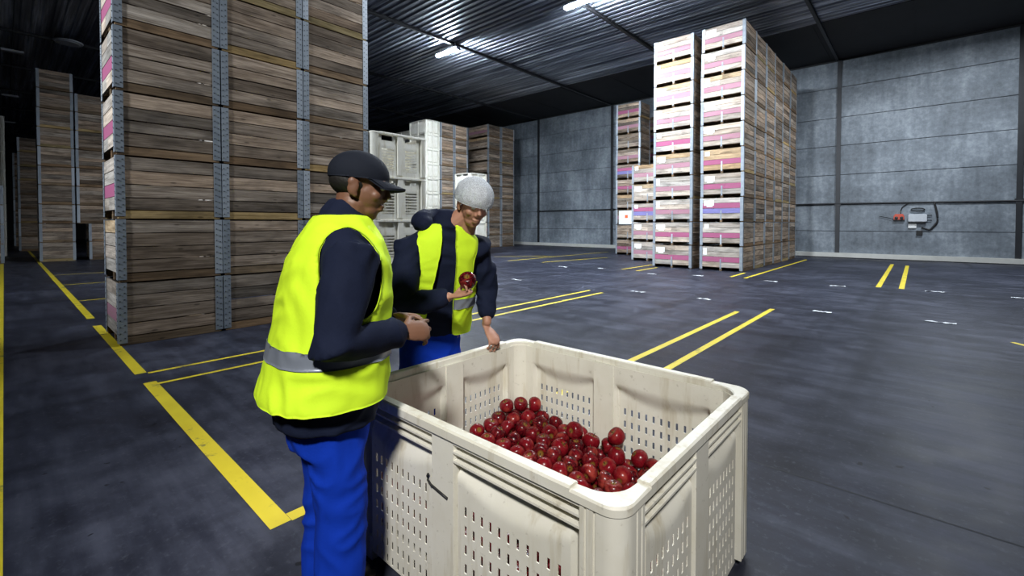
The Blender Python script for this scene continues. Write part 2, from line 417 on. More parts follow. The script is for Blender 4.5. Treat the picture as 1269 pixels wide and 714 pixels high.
# painted floor lines (flat paint, 1.5 mm thick)
def line(x0, y0, x1, y1, wd):
    d = V((x1 - x0, y1 - y0, 0)); n = V((-d.y, d.x, 0)).normalized() * (wd / 2)
    k = MB(); L = max(1, int(d.length / 2)); z = 0.0018
    P = [V((x0, y0, z)) - n, V((x1, y1, z)) - n, V((x1, y1, z)) + n, V((x0, y0, z)) + n]
    k.v = [tuple(p) for p in P]; k.face((0, 1, 2, 3))
    o = struct(k.build('floor_line', 'yellow')); return o
line(-58, 0.855, -9.3, 0.855, 0.09); line(-8.6, 0.85, -5.52, 0.85, 0.09); line(-5.16, 0.855, -2.24, 0.855, 0.095)
line(-58, -0.062, -1.0, -0.068, 0.085)
line(-5.49, 0.9, -5.49, 4.0, 0.05); line(-5.06, 0.9, -5.06, 4.0, 0.05)
line(-2.27, 0.904, -2.27, 1.6, 0.075)
line(-5.28, 4.4, -5.30, 8.4, 0.07); line(-4.93, 4.4, -4.93, 8.3, 0.07)
line(-2.25, 3.0, -2.22, 7.96, 0.075); line(-1.85, 3.0, -1.85, 8.6, 0.075)
line(-0.72, 13.15, -0.77, 21.0, 0.095); line(-0.32, 13.15, -0.36, 20.6, 0.095)
line(-3.83, 13.1, -3.83, 14.4, 0.08); line(-3.45, 13.0, -3.42, 21.4, 0.08)
line(-7.0, 12.95, -7.0, 16.2, 0.08); line(-6.45, 12.85, -6.45, 14.3, 0.08)
line(-10.5, 13.4, -9.95, 17.2, 0.08); line(-13.9, 14.3, -12.0, 16.2, 0.08); line(-11.9, 13.0, -11.9, 20.6, 0.08)
for xx in (-17.95, -14.9, -11.6): line(xx, 0.9, xx, 4.2, 0.07)
line(0.83, 8.1, 1.5, 7.2, 0.06)
def joint(x0, y0, x1, y1, wd=0.012):
    d = V((x1 - x0, y1 - y0, 0)); n = V((-d.y, d.x, 0)).normalized() * (wd / 2); k = MB()
    k.v = [tuple(V((x0, y0, 0.0012)) - n), tuple(V((x1, y1, 0.0012)) - n), tuple(V((x1, y1, 0.0012)) + n), tuple(V((x0, y0, 0.0012)) + n)]
    k.face((0, 1, 2, 3)); struct(k.build('floor_joint', 'wall_joint'))
joint(-20, 2.99, 9, 2.985, 0.009); joint(-58, 12.9, 9, 13.1, 0.02); joint(-1.2, 2.99, -1.21, 2.6, 0.02)

# torn paper and tape scraps on the floor
SCR = [(-1.183, 8.825, .26, 'torn white label lying flat on the floor beyond the yellow pair of lines'),
       (0.212, 9.02, .34, 'largest torn white label on the open floor to the right of the stacks'),
       (-2.78, 12.68, .30, 'torn white tape scrap on the floor in front of the tall bin row'),
       (-1.42, 12.72, .30, 'white tape scrap on the floor joint, second along from the tall bin row'),
       (0.235, 13.04, .34, 'white tape scrap on the floor joint beyond the back yellow pair'),
       (-4.57, 12.73, .30, 'white tape scrap at the foot of the front bin stack'),
       (-5.68, 12.27, .26, 'white tape scrap in front of the narrower bin stack'),
       (-4.42, 8.86, .30, 'torn white paper on the floor past the middle yellow lines'),
       (-3.06, 8.84, .26, 'torn white paper on the floor near the tip of the nearer yellow line'),
       (-7.6, 12.74, .3, 'white tape scrap on the floor before the short bin stack'),
       (-8.85, 12.36, .34, 'flattened white paper on the floor in front of the grey wall'),
       (-7.68, 8.72, .3, 'flattened white paper on the floor behind the hairnetted worker'),
       (1.435, 13.0, .28, 'white scrap at the far end of the back floor joint')]
for x, y, s, lab in SCR:
    t = tag(link('paper_scrap', None, None, (x, y, 0.002)), lab, 'paper', 'paper scraps on the floor')
    k = MB(); n = 9
    for i in range(n + 1):
        x_ = (i / n - .5) * s; zz = random.uniform(.002, .014)
        k.v += [(x_, -random.uniform(.01, .07), zz), (x_ + random.uniform(-.01, .01), random.uniform(.01, .07), random.uniform(.002, .014))]
    for i in range(n): k.face((2 * i, 2 * i + 2, 2 * i + 3, 2 * i + 1))
    bpy.data.objects.remove(t)
    tag(k.build('paper_scrap', 'white_mark', None, (x, y, 0.002)), lab, 'paper', 'paper scraps on the floor')

# sockets, enclosure and cables on the back wall
b = MB(); b.tube([(-18.9, YW - 0.05, 2.27), (-2.7, YW - 0.05, 2.29), (2.4, YW - 0.05, 2.24), (8.5, YW - 0.05, 2.22)], 0.032, 8)
tag(b.build('wall_conduit', 'dark_metal'), 'dark horizontal pipe running along the grey panel wall', 'pipe')
t = thing('socket_box', 'red twin socket box on the grey panel wall', 'socket', (-0.69, YW, 1.60))
b = MB(); b.box(-0.16, 0.16, -0.10, -0.0, 0, 0.16); b.box(-0.13, 0.13, -0.06, 0, 0.16, 0.22); b.build('body', 'red_plastic', t)
for sx in (-0.08, 0.08):
    b = MB(); b.tube([(sx, -0.10, 0.07), (sx, -0.15, 0.05)], [0.055, 0.05], 12); b.build('socket', 'bolt', t)
b = MB(); b.box(-0.17, 0.17, -0.09, 0, -0.05, 0); b.build('bracket', 'rubber', t)
b = MB(); b.tube([(-0.30, YW - 0.05, 2.27), (-0.45, YW - 0.04, 2.22), (-0.60, YW - 0.03, 2.08), (-0.64, YW - 0.03, 1.95), (-0.64, YW - 0.03, 1.83)], 0.018, 8)
tag(b.build('wall_cable', 'rubber'), 'thin black cable dropping to the red socket box', 'cable', 'cables on the grey wall')
b = MB(); b.tube([(-0.86, YW - 0.06, 1.62), (-1.05, YW - 0.05, 1.68), (-1.3, YW - 0.04, 1.74)], 0.012, 6)
tag(b.build('wall_cable', 'rubber'), 'short loose wire sticking out beside the red socket box', 'cable', 'cables on the grey wall')
t = thing('electrical_enclosure', 'grey electrical box with rounded corners on the panel wall', 'box', (-0.14, YW, 1.46))
b = MB()
def rrect(hx, hy, r, n=5):
    P = []
    for cx, cy, a0 in ((hx - r, hy - r, 0), (-hx + r, hy - r, PI / 2), (-hx + r, -hy + r, PI), (hx - r, -hy + r, 1.5 * PI)):
        P += [(cx + r * math.cos(a0 + PI / 2 * i / n), cy + r * math.sin(a0 + PI / 2 * i / n)) for i in range(n + 1)]
    return P
def plate(mb, hx, hz, y0, y1, r, zc, mat=0, xc=0):
    P = rrect(hx, hz, r); n = len(P); b0 = len(mb.v)
    mb.v += [(x + xc, y0, z + zc) for x, z in P] + [(x + xc, y1, z + zc) for x, z in P]
    mb.face([b0 + i for i in range(n)], mat); mb.face([b0 + n + i for i in range(n)][::-1], mat)
    for i in range(n): mb.face((b0 + i, b0 + n + i, b0 + n + (i + 1) % n, b0 + (i + 1) % n), mat)
plate(b, 0.27, 0.15, -0.14, 0, 0.05, 0.2); b.build('casing', 'grey_box', t)
b = MB(); plate(b, 0.25, 0.13, -0.16, -0.14, 0.05, 0.2); b.build('lid', 'grey_box', t)
b = MB(); b.box(-0.27, 0.22, -0.11, 0, -0.01, 0.05); b.build('bracket', 'rubber', t)
for zz in (.3, .11):
    b = MB(); b.tube([(0.27, -0.06, zz), (0.41, -0.06, zz)], 0.018, 6); b.build('cable_gland', 'rubber', t)
b = MB(); plate(b, 0.12, 0.08, -0.05, 0, 0.015, 0); t = tag(b.build('wall_plate', 'paper', None, (-0.29, YW, 1.35)), 'small white switch plate below the grey electrical box', 'switch')
b = MB(); plate(b, 0.09, 0.09, -0.07, 0, 0.01, 0); tag(b.build('wall_socket', 'rubber', None, (-0.08, YW, 1.08)), 'small black socket below the grey electrical box', 'socket')
b = MB(); P = []
for i in range(15):
    a = i / 14; P.append((0.33 + 0.10 * math.sin(a * PI * 0.95) - 0.42 * max(0, a - .55) ** 1.1 * 2.1, YW - 0.05, 2.24 - 1.05 * min(1, a * 1.25) + max(0, a - .8) * .5))
b.tube(P, 0.03, 8); tag(b.build('wall_cable', 'rubber'), 'thick black cable looping down round the grey electrical box', 'cable', 'cables on the grey wall')
b = MB(); b.tube([(-0.14 + 0.2 * math.cos(a * .45), YW - 0.06, 1.98 + 0.06 * math.sin(a * .45)) for a in range(15)], 0.022, 6)
tag(b.build('wall_cable', 'rubber'), 'coiled black cable hanging above the grey electrical box', 'cable', 'cables on the grey wall')

# ------------------------------------------------------------------ wooden bins
WC = {}
POST = 0.085
def post_mesh(wx, wy, H, bolts, sx, sy):
    k = MB(); t = 0.004; x = sx * wx / 2; y = sy * wy / 2
    def bx(a0, a1, c0, c1, z0, z1, m): k.box(min(a0, a1), max(a0, a1), min(c0, c1), max(c0, c1), z0, z1, m)
    bx(x, x - sx * t, y, y - sy * POST, 0.03, H - 0.006, 0)
    bx(x - sx * t, x - sx * POST, y, y - sy * t, 0.03, H - 0.006, 0)
    if bolts:
        n = 9
        for i in range(n):
            z = 0.07 + (H - 0.14) * i / (n - 1)
            for q in (0.022, 0.064):
                zz = z + (0.018 if q > .04 else 0)
                if zz > H - 0.03: continue
                bx(x, x + sx * 0.004, y - sy * (q - .006), y - sy * (q + .006), zz - .006, zz + .006, 1)
                bx(x - sx * (q - .006), x - sx * (q + .006), y, y + sy * 0.004, zz - .006, zz + .006, 1)
    return k.mesh('corner_post', ['galv', 'bolt'])
def side_mesh(wx, wy, H, s, pale_bottom):
    k = MB(); x = s * (wx / 2 - 0.006); z0 = 0.105; n = 4; z = z0
    hs = [random.uniform(.9, 1.12) for _ in range(n)]; sc = (H - 0.012 - z0) / sum(hs)
    for i, h in enumerate(hs):
        z1 = z + h * sc; th = 0.02 + random.uniform(-.003, .002); g = random.uniform(.004, .009)
        xa, xb = (x - s * th, x - s * random.uniform(0, .004))
        R = Matrix.Rotation(random.uniform(-.002, .002), 3, 'X')
        k.box(min(xa, xb), max(xa, xb), -wy / 2 + .008, wy / 2 - .008, z + g, z1 - g, 0, None, 'y', R); z = z1
    # rubbing plank: outer bearer face, browner
    xa, xb = x - s * 0.06, x - s * 0.001
    k.box(min(xa, xb), max(xa, xb), -wy / 2 + .02, wy / 2 - .02, 0.004, 0.098, 1, None, 'y')
    return k.mesh('side_panel', ['wood', 'wood_tan' if pale_bottom else 'wood_brown'])
STY = ['wood_grey', 'wood_pale', 'wood_pink', 'wood_pinkpale', 'wood_blue', 'wood']
def end_mesh(wx, wy, H, s, style):
    """style: material index of the four planks from the bottom up"""
    k = MB(); y = s * (wy / 2 - 0.006); z0 = 0.105; z = z0
    hs = [random.uniform(.94, 1.06) for _ in range(4)]; sc = (H - 0.012 - z0) / sum(hs)
    for i, h in enumerate(hs):
        z1 = z + h * sc; th = 0.02; g = random.uniform(.003, .007)
        ya, yb = y - s * th, y - s * random.uniform(0, .004)
        # some boards are split into two lengths
        cuts = [-wx / 2 + .03, wx / 2 - .03]
        if random.random() < .3: cuts.insert(1, random.uniform(-.1, .1))
        for a, c in zip(cuts, cuts[1:]):
            k.box(a + .001, c - .001, min(ya, yb), max(ya, yb), z + g, z1 - g, style[i], None, 'x')
        z = z1
    return k.mesh('end_panel', STY)
def bearer_mesh(wy):
    k = MB(); k.box(-.035, .035, -wy / 2 + .03, wy / 2 - .03, 0, .097, 0, None, 'y'); return k.mesh('bearer', ['wood_brown'])
def deck_mesh(wx, wy):
    k = MB(); n = 7
    for i in range(n):
        a = -wx / 2 + .03 + (wx - .06) * i / n
        k.box(a + .003, a + (wx - .06) / n - .003, -wy / 2 + .03, wy / 2 - .03, .098, .115, 0, None, 'y')
    return k.mesh('base_deck', ['wood_brown'])
def strap_mesh(wy, s, H):
    k = MB(); y = s * (wy / 2 - .006); ya, yb = y, y + s * .004
    k.box(-.022, .022, min(ya, yb), max(ya, yb), .06, .36, 0); return k.mesh('strap', ['galv'])
def label_mesh(wx, wy, H, v):
    k = MB(); y = -(wy / 2 - .006) - .003
    if v == 0: k.box(-wx / 2 + .13, -wx / 2 + .27, y - .002, y, H - .20, H - .06, 0)
    elif v == 1: k.box(-wx / 2 + .12, -wx / 2 + .42, y - .002, y, H - .24, H - .08, 0); k.box(-wx / 2 + .2, -wx / 2 + .38, y - .002, y, H - .28, H - .23, 0)
    else: k.box(-wx / 2 + .11, -wx / 2 + .22, y - .002, y, H - .27, H - .06, 0)
    return k.mesh('paper_label', ['paper'])
STYLES = {'pink': [(0, 2, 0, 0), (0, 2, 0, 0), (0, 3, 0, 0)], 'pale': [(0, 3, 0, 0)], 'blue': [(0, 4, 2, 0)], 'plain': [(0, 0, 0, 0), (0, 0, 0, 1)],
          'tan': [(0, 2, 0, 1), (0, 3, 0, 1)], 'tanner': [(1, 2, 1, 1)], 'mix': [(0, 4, 2, 0)], 'darkpink': [(5, 2, 5, 5), (5, 3, 5, 5)], 'dark': [(5, 5, 5, 5), (5, 5, 5, 1)], 'darkblue': [(5, 4, 2, 5)]}
def kit(wx, wy, H, bolts):
    key = (wx, wy, H, bolts)
    if key not in WC:
        K = {'post': {(sx, sy): post_mesh(wx, wy, H, bolts, sx, sy) for sx in (-1, 1) for sy in (-1, 1)},
             'side': {s: [side_mesh(wx, wy, H, s, i == 2) for i in range(6)] for s in (-1, 1)},
             'front': {n: [end_mesh(wx, wy, H, -1, st) for st in L for _ in range(2)] for n, L in STYLES.items()},
             'back': [end_mesh(wx, wy, H, 1, (0, 0, 0, 0)) for _ in range(2)],
             'bearer': bearer_mesh(wy), 'deck': deck_mesh(wx, wy), 'strap': strap_mesh(wy, -1, H),
             'label': [label_mesh(wx, wy, H, v) for v in range(3)]}
        WC[key] = K
    return WC[key]
def wooden_bin(loc, wx, wy, H, label, group, style='pink', bolts=False, full=True, strap=False, paper=None, rot=0.0, pale=None):
    K = kit(wx, wy, H, bolts)
    t = thing('wooden_bin', label, 'wooden bin', loc, rot, group)
    for s in (-1, 1):
        L = K['side'][s]; i = 2 if pale else random.choice([0, 1, 3, 4, 5, 2] if pale is None else [0, 1, 3, 4, 5])
        link('side_panel', L[i], t)
    link('end_panel', random.choice(K['front'][style]), t); link('end_panel', random.choice(K['back']), t)
    for sx in (-1, 1):
        for sy in (-1, 1): link('corner_post', K['post'][(sx, sy)], t)
    link('base_deck', K['deck'], t)
    if full:
        link('bearer', K['bearer'], t)
    if strap: link('strap', K['strap'], t)
    if paper is not None: link('paper_label', K['label'][paper], t)
    return t
ORD = ['at floor level', 'second up', 'third up', 'fourth up', 'fifth up', 'sixth up', 'seventh up', 'eighth up', 'ninth up', 'tenth up']
LOOK = {'pink': 'pink-striped', 'pale': 'faded pink-striped', 'blue': 'blue-and-pink-striped', 'plain': 'weathered grey', 'tan': 'tan-topped pink-striped', 'mix': 'blue-and-pink-striped', 'tanner': 'yellowish pink-striped', 'darkpink': 'dim pink-striped', 'dark': 'dark brown', 'darkblue': 'dim blue-and-pink-striped'}
def stack(xc, yc, wx, wy, H, n, where, styles, bolts=False, full=False, strap=False, papers=False, look=None, pales=(), jit=0.006, start=0):
    for i in range(start, n):
        st = styles[i % len(styles)]
        lab = '%s wooden bin, %s in %s' % (look or LOOK[st], ORD[i] if i < n - 1 else 'topmost', where)
        wooden_bin((xc + random.uniform(-jit, jit), yc + random.uniform(-jit, jit) * .5, i * H), wx, wy, H, lab, 'wooden bins in ' + where, st, bolts, full, strap,
                   random.choice([0, 1, 1, 2]) if papers else None, random.uniform(-.003, .003), (i in pales) if pales != () else None)
HW = 0.744
# tall pile behind the workers: three stacks side by side along Y
XA, YA, PW, PX = -6.916, 0.860, 1.081, 0.988
for j, (wh, pl) in enumerate((('the tall corner stack by the yellow aisle line', (2, 6)), ('the middle stack behind the capped man', (2, 5, 6)), ('the tall stack nearest the white plastic bins', (3, 6)))):
    stack(XA - PX / 2, YA + PW * (j + .5), PX, PW - 0.012, HW, 7, wh, ['pink', 'plain', 'pink', 'pink', 'pink', 'pink', 'pink'], True, True, False, False, 'weathered grey' if j else None, pl, 0.004)
# long row: six stacks deep, ten high
WR, PR = 1.246, 1.247
XS2 = -3.93
RS = ['pink', 'pink', 'blue', 'pink', 'tanner', 'pink', 'pale', 'tan', 'pink', 'pale']
for j in range(6):
    wh = ['the front stack of the long row', 'the second stack back in the long row', 'the third stack back in the long row', 'the fourth stack back in the long row',
          'the fifth stack back in the long row', 'the last stack of the long row'][j]
    stack(XS2 - WR / 2, 14.56 + PR * (j + .5), WR, PR - .012, HW, 10, wh, RS if j == 0 else ['plain'], False, j == 0, j == 0, j == 0, None, (), 0.012)
stack(-6.07, 14.55 + .62, 1.30, 1.235, HW, 10, 'the tall stack beside the long row', ['pink', 'pink', 'pale', 'pink', 'tan', 'pink', 'pale', 'tan', 'tan', 'pale'], False, True, True, True, None, (), 0.01)
stack(-7.88, 16.54 + .6, 1.30, 1.2, HW, 5, 'the short stack before the grey wall', ['pale', 'pale', 'mix', 'plain', 'tan'], False, True, True, True, None, (), 0.01)
stack(-10.09, 19.18 + .5, 1.21, 1.0, 0.695, 10, 'the darker tall stack against the grey wall', ['darkpink', 'dark', 'darkpink', 'dark', 'darkpink', 'darkblue', 'darkpink', 'dark', 'darkpink', 'darkpink'], False, True, True, False, None, (), 0.01)
stack(-10.4, 21.6 + .6, 1.21, 1.2, 0.75, 9, 'the half-hidden stack by the wall', ['darkpink', 'darkblue', 'darkpink'], False, False, True, False, None, (), 0.01)
# far stacks in the middle distance
stack(-19.451 - .9, 19.5 + .57, 1.79, 1.10, HW, 10, 'the far brown stack by the wall', ['dark', 'darkpink', 'dark', 'dark'], False, False, False, False, None, (), 0.012)
stack(-19.451 - .9, 20.64 + .62, 1.79, 1.20, HW, 10, 'the far stack closest to the wall', ['plain'], False, False, False, False, None, (), 0.012)
stack(-18.596 - .7, 15.63, 1.40, .92, HW, 9, 'the inner far stack by the pale bins', ['plain'], False, False, False, False, 'dark brown', (), 0.012)
stack(-18.596 - .7, 16.59, 1.40, .95, HW, 9, 'the outer far stack by the pale bins', ['plain'], False, False, False, False, 'dark brown', (), 0.012)
# stacks along the dark aisle
stack(-25.0, 1.37, 0.99, 0.99, 0.722, 10, 'the tall stack in the dark aisle', ['plain'], False, False, False, False, None, (), 0.01)
stack(-25.0, 2.45, 0.99, 1.07, 0.722, 9, 'the stack behind the tall aisle stack', ['plain'], False, False, False, False, None, (), 0.01, start=2)
stack(-25.0, 2.78, 0.99, 1.07, 0.722, 2, 'the offset pair in the dark aisle', ['plain'], False, False, False, False, None, (), 0.01)
stack(-35.6, 1.02, 1.1, 1.0, HW, 8, 'the dim stack further down the dark aisle', ['plain'], False, False, False, False, None, (), 0.01)
stack(-43.6, .88, 1.1, 0.9, HW, 8, 'the last dim stack down the dark aisle', ['plain'], False, False, False, False, None, (), 0.01)
stack(-25.0, -.62, 1.1, 1.25, 0.70, 4, 'the low stack across the aisle', ['plain'], False, False, False, False, None, (), 0.01)
# bin whose front is boarded white, slid against the darker tall stack
t = thing('sign_board', 'white board with an orange mark propped on the darker tall stack', 'board', (-9.98, 19.14, 1.42))
b = MB(); b.box(-.50, .43, -.035, 0, 0, .62); b.box(-.50, -.47, -.05, -.035, 0, .62); b.box(.40, .43, -.05, -.035, 0, .62); b.build('panel', 'paper', t)
b = MB(); b.box(-.2, -.06, -.04, -.035, .28, .42); b.build('mark', 'orange_print', t)

# ------------------------------------------------------------------ plastic bins
def wall_mesh(L, H, off, slots, mats, cols_n=13, rows_n=7, zs0=0.075, horizontal=False, fine=True):
    """one moulded side: u along the wall, v up, w outward; returns verts/faces before placing"""
    cw = 0.12; pw = 0.115; d = 0.012 if horizontal else 0.030
    u0, u1 = -L / 2 + cw, L / 2 - cw
    panels = [(u0, off - pw / 2), (off + pw / 2, u1)]
    vt, k = (0.56 if horizontal else 0.61) * H / .725, H / .725
    zlow = .035 if fine or horizontal else .11
    ul = {-L / 2 + .03, L / 2 - .03}; vl = {zlow, H - 0.03, vt, zlow + .015}
    holes = []
    for a, c in panels:
        n = max(3, int((c - a) / .55 * cols_n)); pad = 0.05
        for x in (a, a + .012, c - .012, c): ul.add(round(x, 4))
        st = 6 if fine else 2
        for i in range(1, st): ul.add(round(a + .012 + (c - a - .024) * i / st, 4))
        if horizontal:
            for hc in (0,):
                xa, xc = a + .06, c - .06
                ul |= {round(xa, 4), round(xc, 4)}; holes.append((xa, xc))
        else:
            for i in range(n):
                xc = a + pad + (c - a - 2 * pad) * i / (n - 1)
                ul |= {round(xc - .006, 4), round(xc + .006, 4)}; holes.append((xc - .006, xc + .006))
    rows = []
    for i in range(rows_n):
        z = zs0 + i * (.0645 * k if rows_n < 8 else .05 * k)
        hh = .017 if not horizontal else .014
        rows.append((z - hh, z + hh)); vl |= {round(z - hh, 4), round(z + hh, 4)}
    if horizontal:
        rows.append((.595 * k, .675 * k)); vl |= {round(.595 * k, 4), round(.675 * k, 4)}
    if fine:
        for i in range(11): vl.add(round(vt - .012 * i, 4))
    else: vl |= {round(vt - .04, 4), round(vt - .09, 4)}
    ul = sorted(ul); vl = sorted(vl)
    def clean(a, e=.0015):
        o = [a[0]]
        for x in a[1:]:
            if x - o[-1] > e: o.append(x)
        return o
    ul = clean(ul); vl = clean(vl)
    def depth(u, v):
        for a, c in panels:
            if a <= u <= c:
                s = min(1, (u - a) / .012, (c - u) / .012); s = max(0, s)
                t = (2 * u - a - c) / (c - a)
                low = vt - .02 if horizontal else vt - .035 - .065 * (1 - t * t)
                q = max(0, min(1, (vt - v) / max(.01, vt - low))); q = q * q * (3 - 2 * q)
                q *= max(0, min(1, (v - zlow) / .015))
                return d * s * q
        return 0.0
    bm = bmesh.new()
    G = [[bm.verts.new((u, -depth(u, v), v)) for u in ul] for v in vl]
    for j in range(len(vl) - 1):
        for i in range(len(ul) - 1):
            um, vm = (ul[i] + ul[i + 1]) / 2, (vl[j] + vl[j + 1]) / 2
            if slots and any(a <= vm <= c for a, c in rows) and any(a <= um <= c for a, c in holes): continue
            bm.faces.new((G[j][i], G[j][i + 1], G[j + 1][i + 1], G[j + 1][i]))
    bm.normal_update()
    bmesh.ops.solidify(bm, geom=bm.faces[:], thickness=.004)
    bmesh.ops.recalc_face_normals(bm, faces=bm.faces[:])
    me = bpy.data.meshes.new('side_panel'); bm.to_mesh(me); bm.free()
    for m in mats: me.materials.append(M[m])
    return sharp(me, 40)
def rim_mesh(X, Y, H, mat, h=.034):
    st = []      # stations (outer xy, inner xy, z drop)
    Ro, Ri, o, ins = .06, .095, .004, .038
    for (sx, sy, a0) in ((1, 1, 0), (-1, 1, PI / 2), (-1, -1, PI), (1, -1, 1.5 * PI)):
        cx, cy = sx * (X / 2 + o - Ro), sy * (Y / 2 + o - Ro); ix, iy = sx * (X / 2 - ins - Ri), sy * (Y / 2 - ins - Ri)
        e = .155
        def straight(first, dz):
            along_y = (sx * sy > 0) == first
            if along_y: p = (sx * (X / 2 + o), sy * (Y / 2 - e)); q = (sx * (X / 2 - ins), sy * (Y / 2 - e))
            else: p = (sx * (X / 2 - e), sy * (Y / 2 + o)); q = (sx * (X / 2 - e), sy * (Y / 2 - ins))
            st.append((p, q, dz))
        straight(True, 0); straight(True, .008)
        n = 8
        for i in range(n + 1):
            a = a0 + PI / 2 * i / n
            st.append(((cx + Ro * math.cos(a), cy + Ro * math.sin(a)), (ix + Ri * math.cos(a), iy + Ri * math.sin(a)), .008))
        straight(False, .008); straight(False, 0)
    k = MB(); n = len(st)
    for (p, q, dz) in st:
        P, Q = V((*p, 0)), V((*q, 0)); m = (Q - P).normalized()
        z = H - dz
        for pt, zz in ((P, H - h), (P, z - .006), (P + m * .006, z), (Q - m * .005, z), (Q, z - .005), (Q, H - h)):
            k.v.append((pt.x, pt.y, zz))
    for i in range(n):
        j = (i + 1) % n
        for a in range(6):
            c = (a + 1) % 6; k.face((i * 6 + a, j * 6 + a, j * 6 + c, i * 6 + c))
    return sharp(k.mesh('rim', [mat]), 30)
def corner_mesh(H, mat):
    R = .055; P = [(.125, 0)]
    for g in (.112, .085):
        P += [(g, 0), (g - .001, .006), (g - .008, .006), (g - .009, 0)]
    P += [(R - R * math.sin(a), R - R * math.cos(a)) for a in [PI / 2 * i / 8 for i in range(9)]]
    for g in (.085, .112):
        P += [(0, g - .009), (.006, g - .008), (.006, g - .001), (0, g)]
    P += [(0, .125), (.045, .125)]
    P += [(.125 - .08 * math.cos(a), .125 - .08 * math.sin(a)) for a in [PI / 2 * i / 8 for i in range(1, 8)]]
    P += [(.125, .045)]
    k = MB(); k.prism(P[::-1], .03, H - .03)
    return sharp(k.mesh('corner_post', [mat]), 30)
PCACHE = {}
def plastic_kit(X, Y, H, mode):
    key = (X, Y, H, mode)
    if key in PCACHE: return PCACHE[key]
    fine = mode == 'fine'; hz = mode == 'louvre'
    rows = 8 if hz else 7
    K = {}
    for nm, L, off in (('x', X, -.03 if fine else 0), ('y', Y, 0)):
        K['wall' + nm] = wall_mesh(L - .06, H, off, mode != 'far', ['plastic'], 13, rows, .10 if hz else .075, hz, fine)
        K['wallr' + nm] = wall_mesh(L - .06, H, -off, mode != 'far', ['plastic'], 13, rows, .10 if hz else .075, hz, fine)
        p = MB(); p.box(-.0575, .0575, -.040, .009, .03, H - .03); K['pillar' + nm] = p.mesh('pillar', ['plastic'])
        def ribs(o_):
            r_ = MB(); u0, u1 = -L / 2 + .125, L / 2 - .125
            for a, c in ((u0, o_ - .0575), (o_ + .0575, u1)):
                for z in (.682, .652, .621):
                    z *= H / .725; r_.box(a, c, -.041, -.005, z - .004, z + .003)
            return r_.mesh('rib', ['plastic'])
        K['rib' + nm] = ribs(off); K['ribr' + nm] = ribs(-off)
    K['rim'] = rim_mesh(X, Y, H, 'plastic'); K['corner'] = corner_mesh(H, 'plastic')
    f = MB(); f.box(-X / 2 + .05, X / 2 - .05, -Y / 2 + .05, Y / 2 - .05, .10, .112); K['deck'] = f.mesh('base_deck', ['plastic'])
    s = MB(); s.box(-.06, .06, -Y / 2 + .02, Y / 2 - .02, 0, .10); K['skid'] = s.mesh('skid', ['plastic'])
    g = MB(); g.box(-X / 2 + .06, X / 2 - .06, -Y / 2 + .025, -Y / 2 + .045, .03, .045); K['dark'] = g.mesh('x', ['rubber'])
    PCACHE[key] = K; return K
def plastic_bin(loc, X, Y, H, label, group, mode='fine', rot=0.0):
    K = plastic_kit(X, Y, H, mode)
    t = thing('plastic_bin', label, 'plastic bin', loc, rot, group)
    off = -.03 if mode == 'fine' else 0
    for (nm, r, px, py, o_, rv) in (('x', 0, 0, -Y / 2 + .045, off, ''), ('x', PI, 0, Y / 2 - .045, -off, 'r'), ('y', PI / 2, X / 2 - .045, 0, 0, ''), ('y', -PI / 2, -X / 2 + .045, 0, 0, '')):
        wl = link('side_panel', K['wall' + rv + nm], t, (px, py, 0), r)
        if mode == 'fine':
            link('rib', K['rib' + rv + nm], wl)
        link('pillar', K['pillar' + nm], t, (px + (o_ if r in (0,) else (-o_ if r == PI else 0)), py, 0), r)
    for i, (sx, sy) in enumerate(((-1, -1), (1, -1), (1, 1), (-1, 1))):
        link('corner_post', K['corner'], t, (sx * X / 2, sy * Y / 2, 0), i * PI / 2)
    link('rim', K['rim'], t); link('base_deck', K['deck'], t)
    for x in (-X / 2 + .09, 0, X / 2 - .09): link('skid', K['skid'], t, (x, 0, 0))
    return t
BX0, BX1, BY0, BY1, BH = -1.866, -0.537, 1.002, 2.139, .725
main = plastic_bin(((BX0 + BX1) / 2, (BY0 + BY1) / 2, 0), BX1 - BX0, BY1 - BY0, BH, 'large cream plastic bin of red apples standing before the two workers', None, 'fine')
k = MB(); P = [(-.075, .0, .03), (-.08, 0, .02), (-.078, 0, .008), (-.06, 0, -.004), (-.01, 0, -.012), (.03, 0, -.018)]
k.tube(P, .0045, 6); k.build('slot_latch', 'rubber', main, (-.03, -(BY1 - BY0) / 2 + .002, .50))
# white bins beyond the tall pile
for i in range(4):
    plastic_bin((-6.85 - .62, 4.695, i * .75), 1.24, 1.14, .75, 'white louvred plastic bin, %s in the stack beside the tall wooden pile' % ('at floor level', 'second up', 'third up', 'topmost')[i], 'white plastic bins beside the tall wooden pile', 'louvre')
for nm, x, y, X, Y, H, n, s0 in (('the far pale stack', -18.596 - .72, 14.22 + .46, 1.44, .91, HW, 9, 0), ('the pale stack behind the far pale one', -21.705 - .9, 15.46 + .6, 1.8, 1.2, .75, 9, 0),
                             ('the low pale stack behind the hairnetted worker', -15.046 - .52, 13.914 + .55, 1.04, 1.1, HW, 5, 0), ('the pale stack across the dark aisle', -30.6, -.46, 1.2, 1.1, .77, 8, 0)):
    for i in range(s0, n):
        plastic_bin((x + random.uniform(-.01, .01), y + random.uniform(-.01, .01), i * H), X, Y, H, 'white plastic bin %s in %s' % (ORD[i] if i < n - 1 else 'topmost', nm), 'white plastic bins in ' + nm, 'far')

